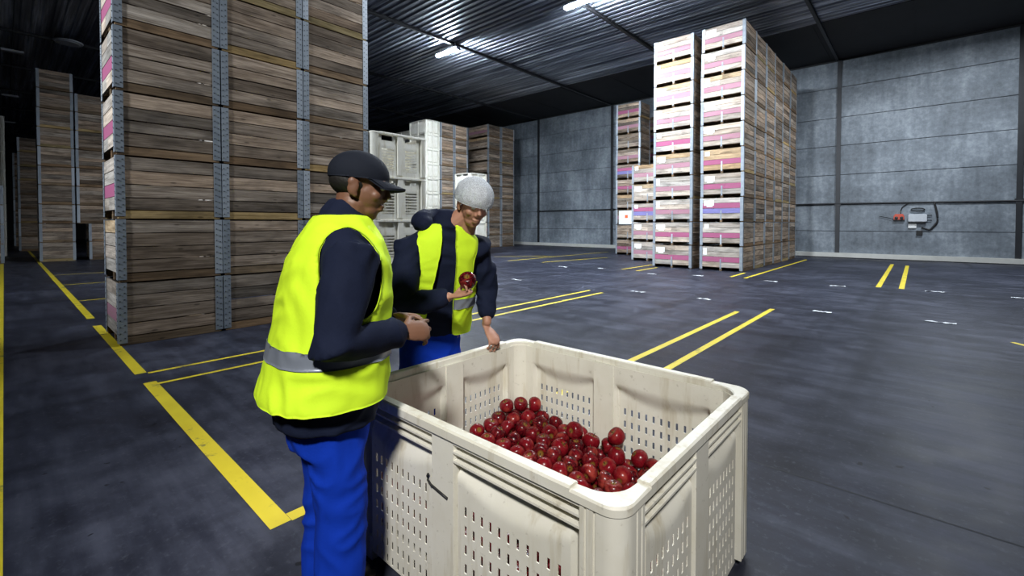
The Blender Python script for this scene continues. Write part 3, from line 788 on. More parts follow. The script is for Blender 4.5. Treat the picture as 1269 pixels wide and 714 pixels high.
# ------------------------------------------------------------------ apples
APPLES=[(-1.620,1.458,0.229,0.0447),(-0.815,1.524,0.260,0.0421),(-0.676,1.262,0.237,0.0449),(-1.688,2.036,0.313,0.0395),(-0.851,1.246,0.178,0.0426),(-1.759,1.844,0.333,0.0413),(-0.649,1.116,0.162,0.0438),(-1.039,1.384,0.242,0.0400),(-1.551,2.031,0.252,0.0442),(-1.682,1.397,0.226,0.0423),(-1.387,1.407,0.214,0.0444),(-1.385,1.199,0.267,0.0419),(-1.160,1.850,0.295,0.0416),(-1.693,1.235,0.269,0.0437),(-1.395,1.769,0.292,0.0449),(-1.551,1.259,0.212,0.0412),(-1.535,1.296,0.288,0.0448),(-0.871,1.613,0.199,0.0446),(-1.327,1.641,0.219,0.0401),(-1.083,1.881,0.281,0.0427),(-1.757,1.728,0.247,0.0432),(-1.172,1.803,0.223,0.0447),(-1.338,1.183,0.199,0.0430),(-1.138,2.035,0.227,0.0398),(-0.867,1.699,0.200,0.0420),(-1.456,1.567,0.223,0.0420),(-0.795,1.403,0.182,0.0420),(-0.650,1.176,0.237,0.0448),(-1.259,1.432,0.276,0.0411),(-1.031,1.884,0.216,0.0403),(-1.213,1.363,0.270,0.0421),(-0.720,1.909,0.283,0.0428),(-1.755,1.815,0.253,0.0446),(-0.647,1.953,0.277,0.0425),(-1.284,1.914,0.303,0.0406),(-1.006,1.325,0.191,0.0446),(-1.681,1.874,0.250,0.0420),(-1.525,1.641,0.231,0.0431),(-1.151,1.598,0.277,0.0419),(-1.069,1.105,0.253,0.0403),(-0.648,1.485,0.180,0.0432),(-1.464,2.031,0.247,0.0436),(-1.631,1.248,0.214,0.0401),(-1.089,1.485,0.200,0.0418),(-1.622,1.543,0.229,0.0412),(-0.721,1.614,0.187,0.0400),(-1.571,1.502,0.282,0.0403),(-1.755,1.187,0.308,0.0448),(-1.255,2.009,0.306,0.0443),(-1.609,1.639,0.234,0.0413),(-0.887,1.169,0.176,0.0434),(-1.761,1.386,0.297,0.0393),(-1.255,1.956,0.235,0.0445),(-0.926,1.806,0.257,0.0422),(-1.085,1.820,0.219,0.0439),(-1.511,1.331,0.213,0.0407),(-1.205,1.517,0.275,0.0413),(-1.297,1.360,0.272,0.0411),(-1.685,1.599,0.239,0.0448),(-0.721,1.696,0.192,0.0416),(-1.551,1.107,0.205,0.0420),(-1.755,2.030,0.262,0.0447),(-1.623,1.284,0.291,0.0444),(-1.114,1.257,0.190,0.0414),(-0.646,1.693,0.262,0.0408),(-0.968,1.522,0.269,0.0438),(-0.739,1.650,0.257,0.0396),(-1.524,1.474,0.221,0.0414),(-1.217,1.677,0.294,0.0443),(-0.838,1.172,0.249,0.0445),(-1.381,2.035,0.239,0.0404),(-1.063,1.282,0.248,0.0395),(-0.841,1.953,0.213,0.0437),(-1.205,1.261,0.196,0.0427),(-1.142,1.883,0.222,0.0404),(-1.758,1.268,0.223,0.0420),(-0.969,2.036,0.218,0.0394),(-1.429,1.428,0.288,0.0432),(-1.414,1.590,0.293,0.0422),(-0.648,1.913,0.201,0.0432),(-0.645,1.316,0.168,0.0395),(-1.699,1.511,0.233,0.0429),(-0.972,1.734,0.286,0.0412),(-1.558,1.398,0.220,0.0420),(-1.153,1.286,0.257,0.0410),(-0.648,1.654,0.188,0.0428),(-1.649,2.033,0.385,0.0424),(-1.302,1.877,0.232,0.0427),(-1.496,1.591,0.290,0.0394),(-0.696,1.105,0.231,0.0404),(-0.790,1.104,0.237,0.0394),(-1.759,1.644,0.241,0.0413),(-1.467,1.349,0.281,0.0419),(-1.450,1.724,0.228,0.0397),(-0.648,1.740,0.192,0.0430),(-0.997,1.810,0.212,0.0419),(-0.647,1.647,0.331,0.0420),(-0.676,2.032,0.277,0.0426),(-1.389,1.868,0.237,0.0446),(-0.948,1.654,0.203,0.0425),(-1.243,1.847,0.292,0.0396),(-1.595,2.035,0.323,0.0399),(-0.819,1.439,0.255,0.0432),(-0.818,1.693,0.267,0.0409),(-1.091,1.441,0.273,0.0435),(-1.475,1.878,0.240,0.0421),(-1.337,2.034,0.308,0.0413),(-0.737,1.264,0.173,0.0434),(-1.383,1.512,0.284,0.0401),(-1.759,1.679,0.316,0.0407),(-1.437,1.842,0.304,0.0408),(-1.260,1.338,0.201,0.0415),(-0.798,1.775,0.276,0.0444),(-1.028,1.730,0.212,0.0439),(-1.485,1.509,0.288,0.0439),(-0.648,1.436,0.255,0.0428),(-0.885,1.104,0.228,0.0390),(-1.688,1.354,0.297,0.0407),(-1.169,1.960,0.228,0.0420),(-1.203,1.205,0.269,0.0444),(-0.722,2.034,0.207,0.0412),(-1.129,1.364,0.269,0.0423),(-1.337,1.797,0.231,0.0441),(-1.119,1.776,0.285,0.0410),(-0.869,1.525,0.193,0.0435),(-0.648,1.998,0.205,0.0426),(-1.600,1.326,0.218,0.0422),(-0.796,1.570,0.191,0.0428),(-0.647,1.570,0.183,0.0419),(-1.443,1.803,0.232,0.0397),(-1.756,1.303,0.302,0.0444),(-1.111,1.207,0.260,0.0448),(-1.054,2.031,0.227,0.0440),(-1.636,2.034,0.253,0.0411),(-1.718,1.108,0.214,0.0428),(-1.342,1.960,0.239,0.0436),(-0.742,1.399,0.244,0.0394),(-1.092,1.339,0.195,0.0437),(-0.757,2.035,0.280,0.0395),(-1.381,1.354,0.286,0.0446),(-0.869,1.782,0.203,0.0404),(-1.335,1.844,0.306,0.0448),(-1.203,1.919,0.291,0.0404),(-1.696,1.899,0.328,0.0422),(-0.706,1.183,0.168,0.0440),(-1.432,1.484,0.221,0.0449),(-0.795,1.655,0.196,0.0432),(-1.421,1.646,0.227,0.0440),(-0.910,1.431,0.257,0.0414),(-1.121,2.031,0.364,0.0435),(-1.007,1.664,0.261,0.0413),(-1.222,1.765,0.286,0.0446),(-1.657,1.731,0.314,0.0436),(-1.171,1.490,0.204,0.0413),(-1.326,1.965,0.356,0.0437),(-1.300,1.519,0.277,0.0394),(-0.725,1.871,0.204,0.0446),(-0.748,1.108,0.166,0.0432),(-1.425,1.946,0.240,0.0410),(-1.193,1.719,0.218,0.0429),(-1.344,1.484,0.215,0.0437),(-1.101,1.994,0.289,0.0428),(-1.670,1.818,0.314,0.0443),(-1.218,2.034,0.232,0.0415),(-0.646,1.778,0.267,0.0409),(-1.740,1.596,0.306,0.0412),(-0.794,1.486,0.185,0.0407),(-1.087,1.944,0.223,0.0419),(-1.308,1.760,0.304,0.0435),(-0.951,1.394,0.191,0.0442),(-1.134,1.414,0.200,0.0428),(-0.918,2.005,0.288,0.0437),(-1.369,1.568,0.222,0.0448),(-1.508,1.956,0.246,0.0430),(-1.674,1.177,0.212,0.0395),(-1.757,1.183,0.220,0.0428),(-0.644,1.238,0.163,0.0391),(-1.526,1.810,0.240,0.0431),(-1.755,1.443,0.235,0.0450),(-1.758,1.910,0.384,0.0419),(-1.256,1.489,0.212,0.0446),(-1.508,1.104,0.274,0.0391),(-1.612,1.391,0.288,0.0448),(-1.019,1.444,0.193,0.0400),(-1.585,1.585,0.296,0.0440),(-1.234,1.595,0.280,0.0408),(-0.795,1.892,0.250,0.0414),(-1.671,1.105,0.282,0.0398),(-1.427,1.182,0.200,0.0392),(-1.413,1.996,0.307,0.0435),(-0.889,1.921,0.280,0.0435),(-1.164,1.643,0.210,0.0397),(-1.558,1.208,0.278,0.0427),(-1.038,1.782,0.278,0.0405),(-0.721,1.731,0.271,0.0444),(-0.875,1.361,0.182,0.0398),(-1.245,1.649,0.217,0.0425),(-0.794,1.182,0.173,0.0443),(-1.077,1.633,0.294,0.0422),(-1.282,1.572,0.216,0.0430),(-1.685,1.311,0.224,0.0439),(-0.949,1.108,0.176,0.0432),(-1.568,1.678,0.297,0.0439),(-1.760,1.350,0.226,0.0403),(-0.831,1.996,0.290,0.0445),(-1.176,1.439,0.270,0.0420),(-0.924,1.293,0.185,0.0445),(-1.379,1.108,0.198,0.0432),(-0.804,1.318,0.180,0.0434),(-0.756,1.316,0.254,0.0447),(-1.503,2.035,0.320,0.0396),(-1.025,1.188,0.249,0.0442),(-0.743,1.570,0.256,0.0408),(-1.334,1.130,0.269,0.0439),(-1.321,1.595,0.286,0.0403),(-0.647,1.867,0.273,0.0418),(-0.908,1.225,0.233,0.0398),(-0.854,1.842,0.286,0.0438),(-1.249,1.185,0.192,0.0408),(-1.034,1.115,0.179,0.0418),(-0.968,1.199,0.182,0.0438),(-1.218,1.413,0.203,0.0412),(-1.510,1.184,0.209,0.0443),(-1.531,1.725,0.235,0.0421),(-1.651,1.644,0.309,0.0447),(-1.662,1.544,0.304,0.0436),(-0.859,1.300,0.247,0.0450),(-0.721,1.529,0.186,0.0433),(-1.016,1.607,0.202,0.0409),(-1.468,1.260,0.209,0.0422),(-1.345,1.329,0.208,0.0446),(-0.720,1.819,0.276,0.0445),(-1.116,1.579,0.205,0.0405),(-1.430,1.333,0.209,0.0405),(-0.790,1.241,0.234,0.0405),(-1.134,1.692,0.274,0.0428),(-1.571,1.765,0.295,0.0402),(-1.473,1.675,0.291,0.0432),(-0.949,1.336,0.254,0.0409),(-0.667,1.607,0.258,0.0440),(-1.300,2.035,0.235,0.0405),(-0.723,1.350,0.178,0.0446),(-1.759,1.507,0.292,0.0410),(-1.221,1.881,0.224,0.0392),(-1.239,1.105,0.262,0.0400),(-1.466,1.109,0.203,0.0439),(-0.895,1.563,0.263,0.0400),(-1.759,1.900,0.253,0.0405),(-1.292,1.258,0.202,0.0450),(-1.376,1.919,0.305,0.0415),(-0.667,1.348,0.246,0.0429),(-0.744,1.480,0.252,0.0423),(-1.385,1.253,0.204,0.0418),(-0.649,1.399,0.177,0.0444),(-1.384,1.671,0.297,0.0392),(-1.683,1.771,0.244,0.0413),(-1.467,1.213,0.278,0.0417),(-0.806,2.032,0.213,0.0431),(-0.648,1.522,0.258,0.0434),(-1.761,1.564,0.235,0.0390),(-1.126,1.523,0.262,0.0396),(-1.594,1.177,0.209,0.0404),(-0.925,1.962,0.215,0.0410),(-1.756,1.958,0.313,0.0436),(-1.160,1.129,0.260,0.0435),(-1.082,1.660,0.212,0.0446),(-0.722,1.444,0.180,0.0414),(-1.301,1.411,0.207,0.0415),(-1.057,1.562,0.258,0.0398),(-0.753,1.955,0.210,0.0444),(-1.613,1.820,0.246,0.0444),(-1.462,1.923,0.313,0.0447),(-1.604,1.956,0.251,0.0434),(-1.339,1.273,0.277,0.0443),(-0.995,1.854,0.284,0.0424),(-1.367,1.714,0.228,0.0440),(-0.868,1.441,0.186,0.0410),(-1.737,1.763,0.324,0.0435),(-1.615,1.886,0.304,0.0436),(-1.590,1.129,0.277,0.0427),(-1.691,1.969,0.257,0.0440),(-1.000,2.032,0.295,0.0431),(-0.889,2.035,0.215,0.0405),(-1.421,1.283,0.271,0.0393),(-0.980,1.260,0.240,0.0410),(-1.287,1.199,0.263,0.0402),(-1.164,1.184,0.192,0.0444),(-1.758,2.033,0.355,0.0422),(-1.343,1.433,0.286,0.0434),(-1.681,1.451,0.294,0.0446),(-0.649,1.826,0.197,0.0437),(-0.943,1.481,0.195,0.0442),(-0.797,1.822,0.203,0.0424),(-0.895,1.659,0.270,0.0436),(-1.552,1.962,0.322,0.0447),(-1.635,1.107,0.209,0.0416),(-1.539,1.556,0.228,0.0432),(-0.946,1.880,0.216,0.0447),(-0.863,1.872,0.207,0.0404),(-1.255,1.810,0.223,0.0394),(-1.518,1.857,0.310,0.0419),(-1.641,1.966,0.330,0.0443),(-0.722,1.782,0.197,0.0421),(-1.760,1.105,0.286,0.0402),(-1.279,1.729,0.225,0.0449),(-1.205,1.107,0.187,0.0418),(-0.794,1.739,0.198,0.0416),(-1.687,1.684,0.238,0.0394),(-0.944,1.567,0.197,0.0416),(-1.291,1.110,0.195,0.0449),(-1.016,1.525,0.199,0.0416),(-1.419,1.109,0.276,0.0437),(-0.984,1.110,0.256,0.0446),(-1.035,1.248,0.183,0.0390),(-0.942,1.739,0.207,0.0432),(-1.111,1.741,0.212,0.0399),(-1.198,1.568,0.210,0.0421),(-1.119,1.109,0.186,0.0441),(-1.006,1.962,0.220,0.0411),(-1.482,1.761,0.296,0.0433),(-1.080,1.183,0.184,0.0407),(-1.615,1.722,0.239,0.0426),(-1.242,1.283,0.271,0.0434),(-1.303,1.676,0.289,0.0422),(-1.557,1.887,0.243,0.0409),(-1.474,1.406,0.217,0.0434),(-1.172,2.035,0.299,0.0398),(-0.832,1.106,0.168,0.0410),(-1.518,1.425,0.290,0.0437),(-1.177,1.341,0.198,0.0420)]
def apple_mesh(seed):
    rnd = random.Random(seed); n, mr = 20, 14
    k = MB(); R = 1.0
    el = 1.0 + rnd.uniform(-.05, .08); tap = rnd.uniform(.04, .12); lob = rnd.uniform(.01, .03); ph = rnd.uniform(0, 6)
    rows = []
    for i in range(mr + 1):
        a = PI * i / mr                     # from the stem end down
        r_ = math.sin(a) ** .85; z = math.cos(a) * .90 * el
        dimple = .34 * math.exp(-(a / .36) ** 2); z -= dimple
        z += .20 * math.exp(-((PI - a) / .30) ** 2)
        r_ *= 1 + tap * math.cos(a)
        if i in (0, mr): rows.append([len(k.v)]); k.v.append((0, 0, z)); continue
        row = []
        for j in range(n):
            p = 2 * PI * j / n; q = r_ * (1 + lob * math.cos(5 * p + ph) * math.sin(a) + .015 * math.cos(2 * p + ph))
            row.append(len(k.v)); k.v.append((q * math.cos(p), q * math.sin(p), z))
        rows.append(row)
    for A, B in zip(rows, rows[1:]):
        for j in range(n):
            j2 = (j + 1) % n
            if len(A) == 1: k.face((A[0], B[j], B[j2]), 0, 0, None, True)
            elif len(B) == 1: k.face((A[j], B[0], A[j2]), 0, 0, None, True)
            else: k.face((A[j], B[j], B[j2], A[j2]), 0, 0, None, True)
    s = .043
    k.v = [(x * s, y * s, z * s) for x, y, z in k.v]
    return k
AK = [apple_mesh(i) for i in range(6)]
AM = [k.mesh('apple', ['apple']) for k in AK]
k = MB(); k.tube([(0, 0, .020), (.001, 0, .032), (.004, 0, .044)], [.0016, .0015, .0022], 6, 0); STEM = k.mesh('stem', ['stem'])
k = MB()
for i in range(5):
    a = i * 2 * PI / 5; k.tube([(.001 * math.cos(a), .001 * math.sin(a), -.030), (.005 * math.cos(a), .005 * math.sin(a), -.035)], [.002, .0008], 5)
CALYX = k.mesh('calyx', ['stem'])
rnd = random.Random(5)
def apple(loc, r, label, group, quat=None):
    o = link('apple', rnd.choice(AM), None, loc); o.rotation_mode = 'QUATERNION'
    if quat is None:
        ax = V((rnd.gauss(0, 1), rnd.gauss(0, 1), rnd.gauss(0, 1))).normalized(); quat = Quaternion(ax, rnd.uniform(0, 2 * PI))
    o.rotation_quaternion = quat
    s = r / .043; o.scale = (s, s, s)
    link('stem', STEM, o); link('calyx', CALYX, o)
    return tag(o, label, 'apple', group)
order = sorted(APPLES, key=lambda a: -a[2])
for x, y, z, r in order[:300]:
    apple((x, y, z), r, 'dark red apple heaped inside the large cream plastic bin', 'apples heaped in the cream bin')
fill = MB()
rest = [a for a in order[300:]]
gx = BX0 + .095
lay = 0
for zi in range(2):
    z = .158
pts = []
yy = BY0 + .10
for iz in range(1):
    y = BY0 + .1
    while y < BY1 - .09:
        x = BX0 + .1
        while x < BX1 - .09:
            pts.append((x + rnd.uniform(-.004, .004), y + rnd.uniform(-.004, .004), .150 + rnd.uniform(-.004, .004), .0405)); x += .083
        y += .083
for x, y, z, r in rest + [p for p in pts if not any((V(p[:3]) - V(a[:3])).length < .083 for a in APPLES)]:
    src = rnd.choice(AK); R = Matrix.Rotation(rnd.uniform(0, 6.28), 3, 'X') @ Matrix.Rotation(rnd.uniform(0, 6.28), 3, 'Y')
    b0 = len(fill.v); s = r / .043
    fill.v += [tuple(R @ (V(p) * s) + V((x, y, z))) for p in src.v]
    for f in src.f: fill.face([b0 + i for i in f], 0, 0, None, True)
o = fill.build('apple_fill', 'apple'); tag(o, 'lower layer of red apples glimpsed through the slots of the cream bin', 'apples'); o['kind'] = 'stuff'

# ------------------------------------------------------------------ people
def ring_loft(bm, rings, n=28, p=2.3):
    """rings: (cx, cy, z, a, b) horizontal super-ellipses"""
    R = []
    for cx, cy, z, a, b in rings:
        row = []
        for i in range(n):
            t = 2 * PI * i / n; c, s = math.cos(t), math.sin(t)
            row.append(bm.verts.new((cx + a * math.copysign(abs(c) ** (2 / p), c), cy + b * math.copysign(abs(s) ** (2 / p), s), z)))
        R.append(row)
    for A, B in zip(R, R[1:]):
        for i in range(n): bm.faces.new((A[i], A[(i + 1) % n], B[(i + 1) % n], B[i]))
    bm.faces.new(R[0][::-1]); bm.faces.new(R[-1])
def limb(bm, pts, rad, n=14, flat=1.0, side=None):
    pts = [V(p) for p in pts]; R = []
    for i, p in enumerate(pts):
        t = (pts[min(i + 1, len(pts) - 1)] - pts[max(i - 1, 0)]).normalized()
        sd = V(side) if side is not None else (V((0, 0, 1)) if abs(t.z) < .8 else V((0, 1, 0)))
        a = (sd - t * sd.dot(t)).normalized(); c = t.cross(a); r = rad[i]
        R.append([bm.verts.new(p + a * (r * math.cos(2 * PI * k / n)) + c * (r * flat * math.sin(2 * PI * k / n))) for k in range(n)])
    for A, B in zip(R, R[1:]):
        for i in range(n): bm.faces.new((A[i], A[(i + 1) % n], B[(i + 1) % n], B[i]))
    for row, pt, sgn in ((R[0], pts[0], -1), (R[-1], pts[-1], 1)):
        i = 0 if sgn < 0 else -1
        t = (pts[1] - pts[0]).normalized() if sgn < 0 else (pts[-1] - pts[-2]).normalized()
        r = rad[i]; mid = [bm.verts.new(pt + t * (sgn * r * .55) + (v.co - pt) * .72) for v in row]; tip = bm.verts.new(pt + t * (sgn * r * .85))
        for k in range(n):
            bm.faces.new((row[k], row[(k + 1) % n], mid[(k + 1) % n], mid[k]) if sgn > 0 else (row[(k + 1) % n], row[k], mid[k], mid[(k + 1) % n]))
            bm.faces.new((mid[k], mid[(k + 1) % n], tip) if sgn > 0 else (mid[(k + 1) % n], mid[k], tip))
def ball(bm, c, r, rot=None, sub=3):
    q = bmesh.ops.create_icosphere(bm, subdivisions=sub, radius=1.0)
    for v in q['verts']:
        p = V((v.co.x * r[0], v.co.y * r[1], v.co.z * r[2]))
        if rot: p = rot @ p
        v.co = p + V(c)
def skin(bm, voxel, iters=3, fold=0.0, fscale=9.0, fseed=0):
    """fuses the overlapping pieces into one continuous surface"""
    bmesh.ops.recalc_face_normals(bm, faces=bm.faces[:])
    me = bpy.data.meshes.new('tmp'); bm.to_mesh(me); bm.free()
    o = bpy.data.objects.new('tmp', me); COL.objects.link(o)
    r = o.modifiers.new('r', 'REMESH'); r.mode = 'VOXEL'; r.voxel_size = voxel
    s = o.modifiers.new('s', 'SMOOTH'); s.factor = .5; s.iterations = iters
    dg = bpy.context.evaluated_depsgraph_get(); out = bpy.data.meshes.new_from_object(o.evaluated_get(dg))
    bpy.data.objects.remove(o); bpy.data.meshes.remove(me)
    if fold:
        nrm = [v.normal.copy() for v in out.vertices]
        for v, nn in zip(out.vertices, nrm):
            p = v.co
            q = V((p.x * fscale, p.y * fscale, p.z * fscale * .75 + fseed))
            w_ = noise.noise(V((q.x + 2.2 * noise.noise(q * .5), q.y, q.z * 1.6 + 1.5 * noise.noise(q * .7))))
            v.co = p + nn * (fold * (1 - 2 * abs(w_)) - fold * .3)
    out.polygons.foreach_set('use_smooth', [True] * len(out.polygons))
    return out
def wear(name, me, mat, parent):
    me.materials.clear(); me.materials.append(M[mat]); me.name = name
    return link(name, me, parent)
def hand(bm, wrist, d, n, curl, thumb, spread=.10, side_thumb=1, tc=.35):
    """palm, four unequal jointed fingers, thumb from the side of the palm"""
    w_, d, n = V(wrist), V(d).normalized(), V(n).normalized()
    n = (n - d * n.dot(d)).normalized(); s = d.cross(n) * thumb
    limb(bm, [w_ - d * .03, w_ + d * .005, w_ + d * .04, w_ + d * .080], [.027, .029, .039, .040], 14, .40, s)
    L = [.074, .083, .077, .060]
    for i, l in enumerate(L):
        o_ = (.032, .0108, -.0108, -.031)[i]; c = curl[i] if isinstance(curl, (list, tuple)) else curl
        p = w_ + d * (.080 if i in (1, 2) else .075) + s * o_ + n * .002
        dd = (d + s * (spread * (o_ / .03))).normalized(); P = [p - dd * .02, p]; ang = 0
        for q, seg in enumerate((.45, .31, .24)):
            ang += c * (1, 1.15, .8)[q]
            p = p + (dd * math.cos(ang) + n * math.sin(ang)) * (l * seg); P.append(p)
        limb(bm, P, [.0088, .0086, .0080, .0074, .0064], 10)
    p = w_ + d * .022 + s * .026 + n * .004
    t1 = (d * .62 + s * .72 * side_thumb + n * tc).normalized(); t2 = (d * .85 + s * .30 * side_thumb + n * (tc + .25)).normalized()
    limb(bm, [p - t1 * .012, p + t1 * .02, p + t1 * .042, p + t1 * .042 + t2 * .032], [.014, .0125, .0105, .0085], 10)
def head(bm, c, Rm):
    def B(p, r): ball(bm, V(c) + Rm @ V(p), r, Rm)
    B((0, -.012, .035), (.074, .094, .080)); B((0, .028, -.020), (.062, .066, .078)); B((0, .040, -.078), (.044, .042, .034))
    B((0, .058, -.098), (.022, .020, .016)); B((.036, .062, -.026), (.024, .022, .022)); B((-.036, .062, -.026), (.024, .022, .022))
    B((0, .078, .028), (.052, .016, .012)); B((0, .086, -.058), (.024, .012, .007)); B((0, .084, -.071), (.021, .012, .008))
    limb(bm, [V(c) + Rm @ V(p) for p in ((0, .078, .022), (0, .094, .0), (0, .106, -.022), (0, .094, -.036))], [.009, .010, .0135, .010], 10)
    for s in (-1, 1):
        B((s * .012, .094, -.032), (.009, .010, .007))
        B((s * .077, -.012, -.012), (.009, .020, .032)); B((s * .081, -.020, .006), (.007, .014, .016)); B((s * .074, -.002, -.036), (.007, .010, .011))
    limb(bm, [V(c) + Rm @ V((0, -.02, -.03)), V(c) + Rm @ V((0, -.018, -.10)), V(c) + Rm @ V((0, -.03, -.18))], [.055, .056, .064], 16)
def eyes(c, Rm, parent):
    for s in (-1, 1):
        k_ = MB(); P = []
        bm = bmesh.new(); ball(bm, V(c) + Rm @ V((s * .030, .079, .006)), (.0125, .0115, .010), Rm, 2)
        me = bpy.data.meshes.new('eye'); bm.to_mesh(me); bm.free(); wear('eye', me, 'eye', parent)
def shell(src_rings, arms, opening=None, voxel=.014, neck=None, hem=0.0, fold=.006, seed=0, top=None):
    bm = bmesh.new(); ring_loft(bm, src_rings); me = skin(bm, voxel, 2, fold, 7.0, seed)
    bm = bmesh.new(); bm.from_mesh(me)
    bmesh.ops.bisect_plane(bm, geom=bm.verts[:] + bm.edges[:] + bm.faces[:], plane_co=(0, 0, hem), plane_no=(0, 0, -1), clear_outer=True)
    dead = []
    for f in bm.faces:
        c = f.calc_center_median()
        if (neck and (V((c.x, c.y, 0)) - V((neck[0], neck[1], 0))).length < neck[2] and c.z > neck[3]) or (opening and opening(c)): dead.append(f); continue
        for (ac, ad, ra, rb) in arms:
            q = c - V(ac); ad_ = V(ad).normalized(); t = q.dot(ad_)
            rad_ = q - ad_ * t
            if t > -.06 and (rad_.x ** 2 / ra ** 2 + rad_.y ** 2 / ra ** 2 + rad_.z ** 2 / rb ** 2) < 1: dead.append(f); break
    bmesh.ops.delete(bm, geom=dead, context='FACES')
    for _ in range(10):
        new = {}
        for v in bm.verts:
            be = [e for e in v.link_edges if e.is_boundary]
            if len(be) == 2: new[v] = v.co * .4 + (be[0].other_vert(v).co + be[1].other_vert(v).co) * .3
        for v, c in new.items(): v.co = c
    return bm
def thicken(bm, th):
    bm.normal_update()
    vs_, fs_, es_ = bm.verts[:], bm.faces[:], [e for e in bm.edges if e.is_boundary]
    nv = {v: bm.verts.new(v.co + v.normal * th) for v in vs_ if v.link_faces}
    for f in fs_: bm.faces.new([nv[v] for v in f.verts])
    for e in es_:
        l = e.link_loops[0]; a, b_ = l.vert, l.link_loop_next.vert
        bm.faces.new((b_, a, nv[a], nv[b_]))
    bmesh.ops.reverse_faces(bm, faces=fs_)
def finish(bm, th=.006, off=0.0):
    bm.normal_update()
    if off:
        for v in bm.verts: v.co += v.normal * off
    bmesh.ops.delete(bm, geom=[v for v in bm.verts if not v.link_faces], context='VERTS')
    thicken(bm, th)
    me = bpy.data.meshes.new('shell'); bm.to_mesh(me); bm.free()
    me.polygons.foreach_set('use_smooth', [True] * len(me.polygons)); return me
def band(bm, z0, z1, off=.0085):
    c = bm.copy()
    for z, s in ((z0, -1), (z1, 1)):
        bmesh.ops.bisect_plane(c, geom=c.verts[:] + c.edges[:] + c.faces[:], plane_co=(0, 0, z), plane_no=(0, 0, s), clear_outer=True)
    bmesh.ops.delete(c, geom=[f for f in c.faces if min(v.co.z for v in f.verts) < z0 - .004 or max(v.co.z for v in f.verts) > z1 + .004], context='FACES')
    return finish(c, .002, off)
def tweak(rings, da, db, dy=0.0): return [(x, y + dy, z, a + da, b + db) for x, y, z, a, b in rings]

# ---- first worker: cap, back to the camera, right side towards us
f1 = V((.22, .976, 0)).normalized(); base1 = V((-1.56, .79, 0)); ang1 = math.atan2(f1.y, f1.x) - PI / 2
p1 = thing('person', 'worker in dark cap and lime hi-vis vest over navy jacket, seen from behind', 'person', base1, ang1)
TR1 = [(0, -.035, .755, .205, .165), (0, -.03, .84, .215, .172), (0, -.02, .92, .212, .165), (0, -.01, 1.05, .208, .155), (0, .0, 1.18, .212, .150), (0, .01, 1.29, .205, .138), (0, .015, 1.36, .170, .115), (0, .02, 1.405, .115, .090), (0, .03, 1.44, .078, .074)]
RS_, RE, RW = V((.195, .005, 1.325)), V((.262, -.075, 1.06)), V((.160, .165, 1.045))
LS_, LE, LW = V((-.195, .01, 1.325)), V((-.270, .06, 1.06)), V((-.120, .235, 1.05))
hc1 = V((.02, .085, 1.565)); RH1 = Matrix.Rotation(-.42, 3, 'Z') @ Matrix.Rotation(-.20, 3, 'X')
bm = bmesh.new()
ring_loft(bm, [(x, y, z, a, b) for x, y, z, a, b in tweak(TR1, -.035, -.03)])
head(bm, hc1, RH1)
limb(bm, [(0, .02, 1.38), (.01, .05, 1.45), hc1 + V((0, -.02, -.06))], [.066, .058, .056], 16)
for s_, e_, w_ in ((RS_, RE, RW), (LS_, LE, LW)):
    limb(bm, [s_, (s_ + e_) / 2, e_, (e_ + w_) / 2, w_], [.050, .045, .038, .036, .027])
hand(bm, RW + (RW - RE).normalized() * .03, V((-.10, .97, -.10)), V((-.85, -.1, -.5)), (.28, .36, .46, .56), 1, .26)
hand(bm, LW + (LW - LE).normalized() * .03, V((.35, .9, -.15)), V((.5, -.1, -.85)), (.35, .4, .45, .5), -1)
for sx in (-1, 1):
    limb(bm, [(sx * .095, -.03, .80), (sx * .10, -.02, .62), (sx * .10, -.005, .46), (sx * .105, -.02, .25), (sx * .105, -.03, .08)], [.064, .062, .050, .048, .036])
    limb(bm, [(sx * .105, -.06, .045), (sx * .11, .03, .04), (sx * .115, .10, .03)], [.034, .036, .028])
wear('body', skin(bm, .0045, 2), 'skin_dark', p1)
eyes(hc1, RH1, p1)
bm = bmesh.new()      # trousers
ring_loft(bm, [(0, -.03, .66, .165, .125), (0, -.03, .76, .178, .138), (0, -.02, .92, .17, .13)])
for sx in (-1, 1):
    limb(bm, [(sx * .085, -.03, .74), (sx * .092, -.02, .60), (sx * .098, -.008, .45), (sx * .102, -.018, .26), (sx * .105, -.025, .12)], [.094, .090, .084, .080, .078])
wear('trousers', skin(bm, .009, 2, .008, 8.0, 3), 'blue', p1)
for sx in (-1, 1):
    bm = bmesh.new(); limb(bm, [(sx * .105, -.075, .048), (sx * .108, .0, .05), (sx * .112, .07, .045), (sx * .118, .13, .037)], [.043, .045, .042, .034]); limb(bm, [(sx * .105, -.045, .06), (sx * .105, -.04, .16)], [.048, .05])
    ring_loft(bm, [(sx * .111, .03, .001, .047, .145), (sx * .111, .03, .022, .049, .148)]); wear('boot', skin(bm, .007, 2), 'shoe', p1)
bm = bmesh.new()      # jacket
ring_loft(bm, TR1)
for s_, e_, w_ in ((RS_, RE, RW), (LS_, LE, LW)):
    sh = V((s_.x * .72, s_.y, s_.z + .005))
    limb(bm, [sh, s_, s_ * .55 + e_ * .45, e_, e_ * .5 + w_ * .5, w_], [.085, .086, .078, .074, .064, .050])
limb(bm, [(0, .015, 1.39), (0, .035, 1.455)], [.088, .082], 18)
wear('jacket', skin(bm, .010, 2, .010, 7.5, 1), 'navy', p1)
VR1 = [(0, -.045, .82, .258, .205), (0, -.042, .86, .256, .203), (0, -.03, .92, .245, .195), (0, -.015, 1.05, .238, .182), (0, .0, 1.18, .238, .176), (0, .01, 1.29, .228, .160), (0, .015, 1.365, .188, .134), (0, .02, 1.415, .130, .108), (0, .03, 1.45, .095, .09)]
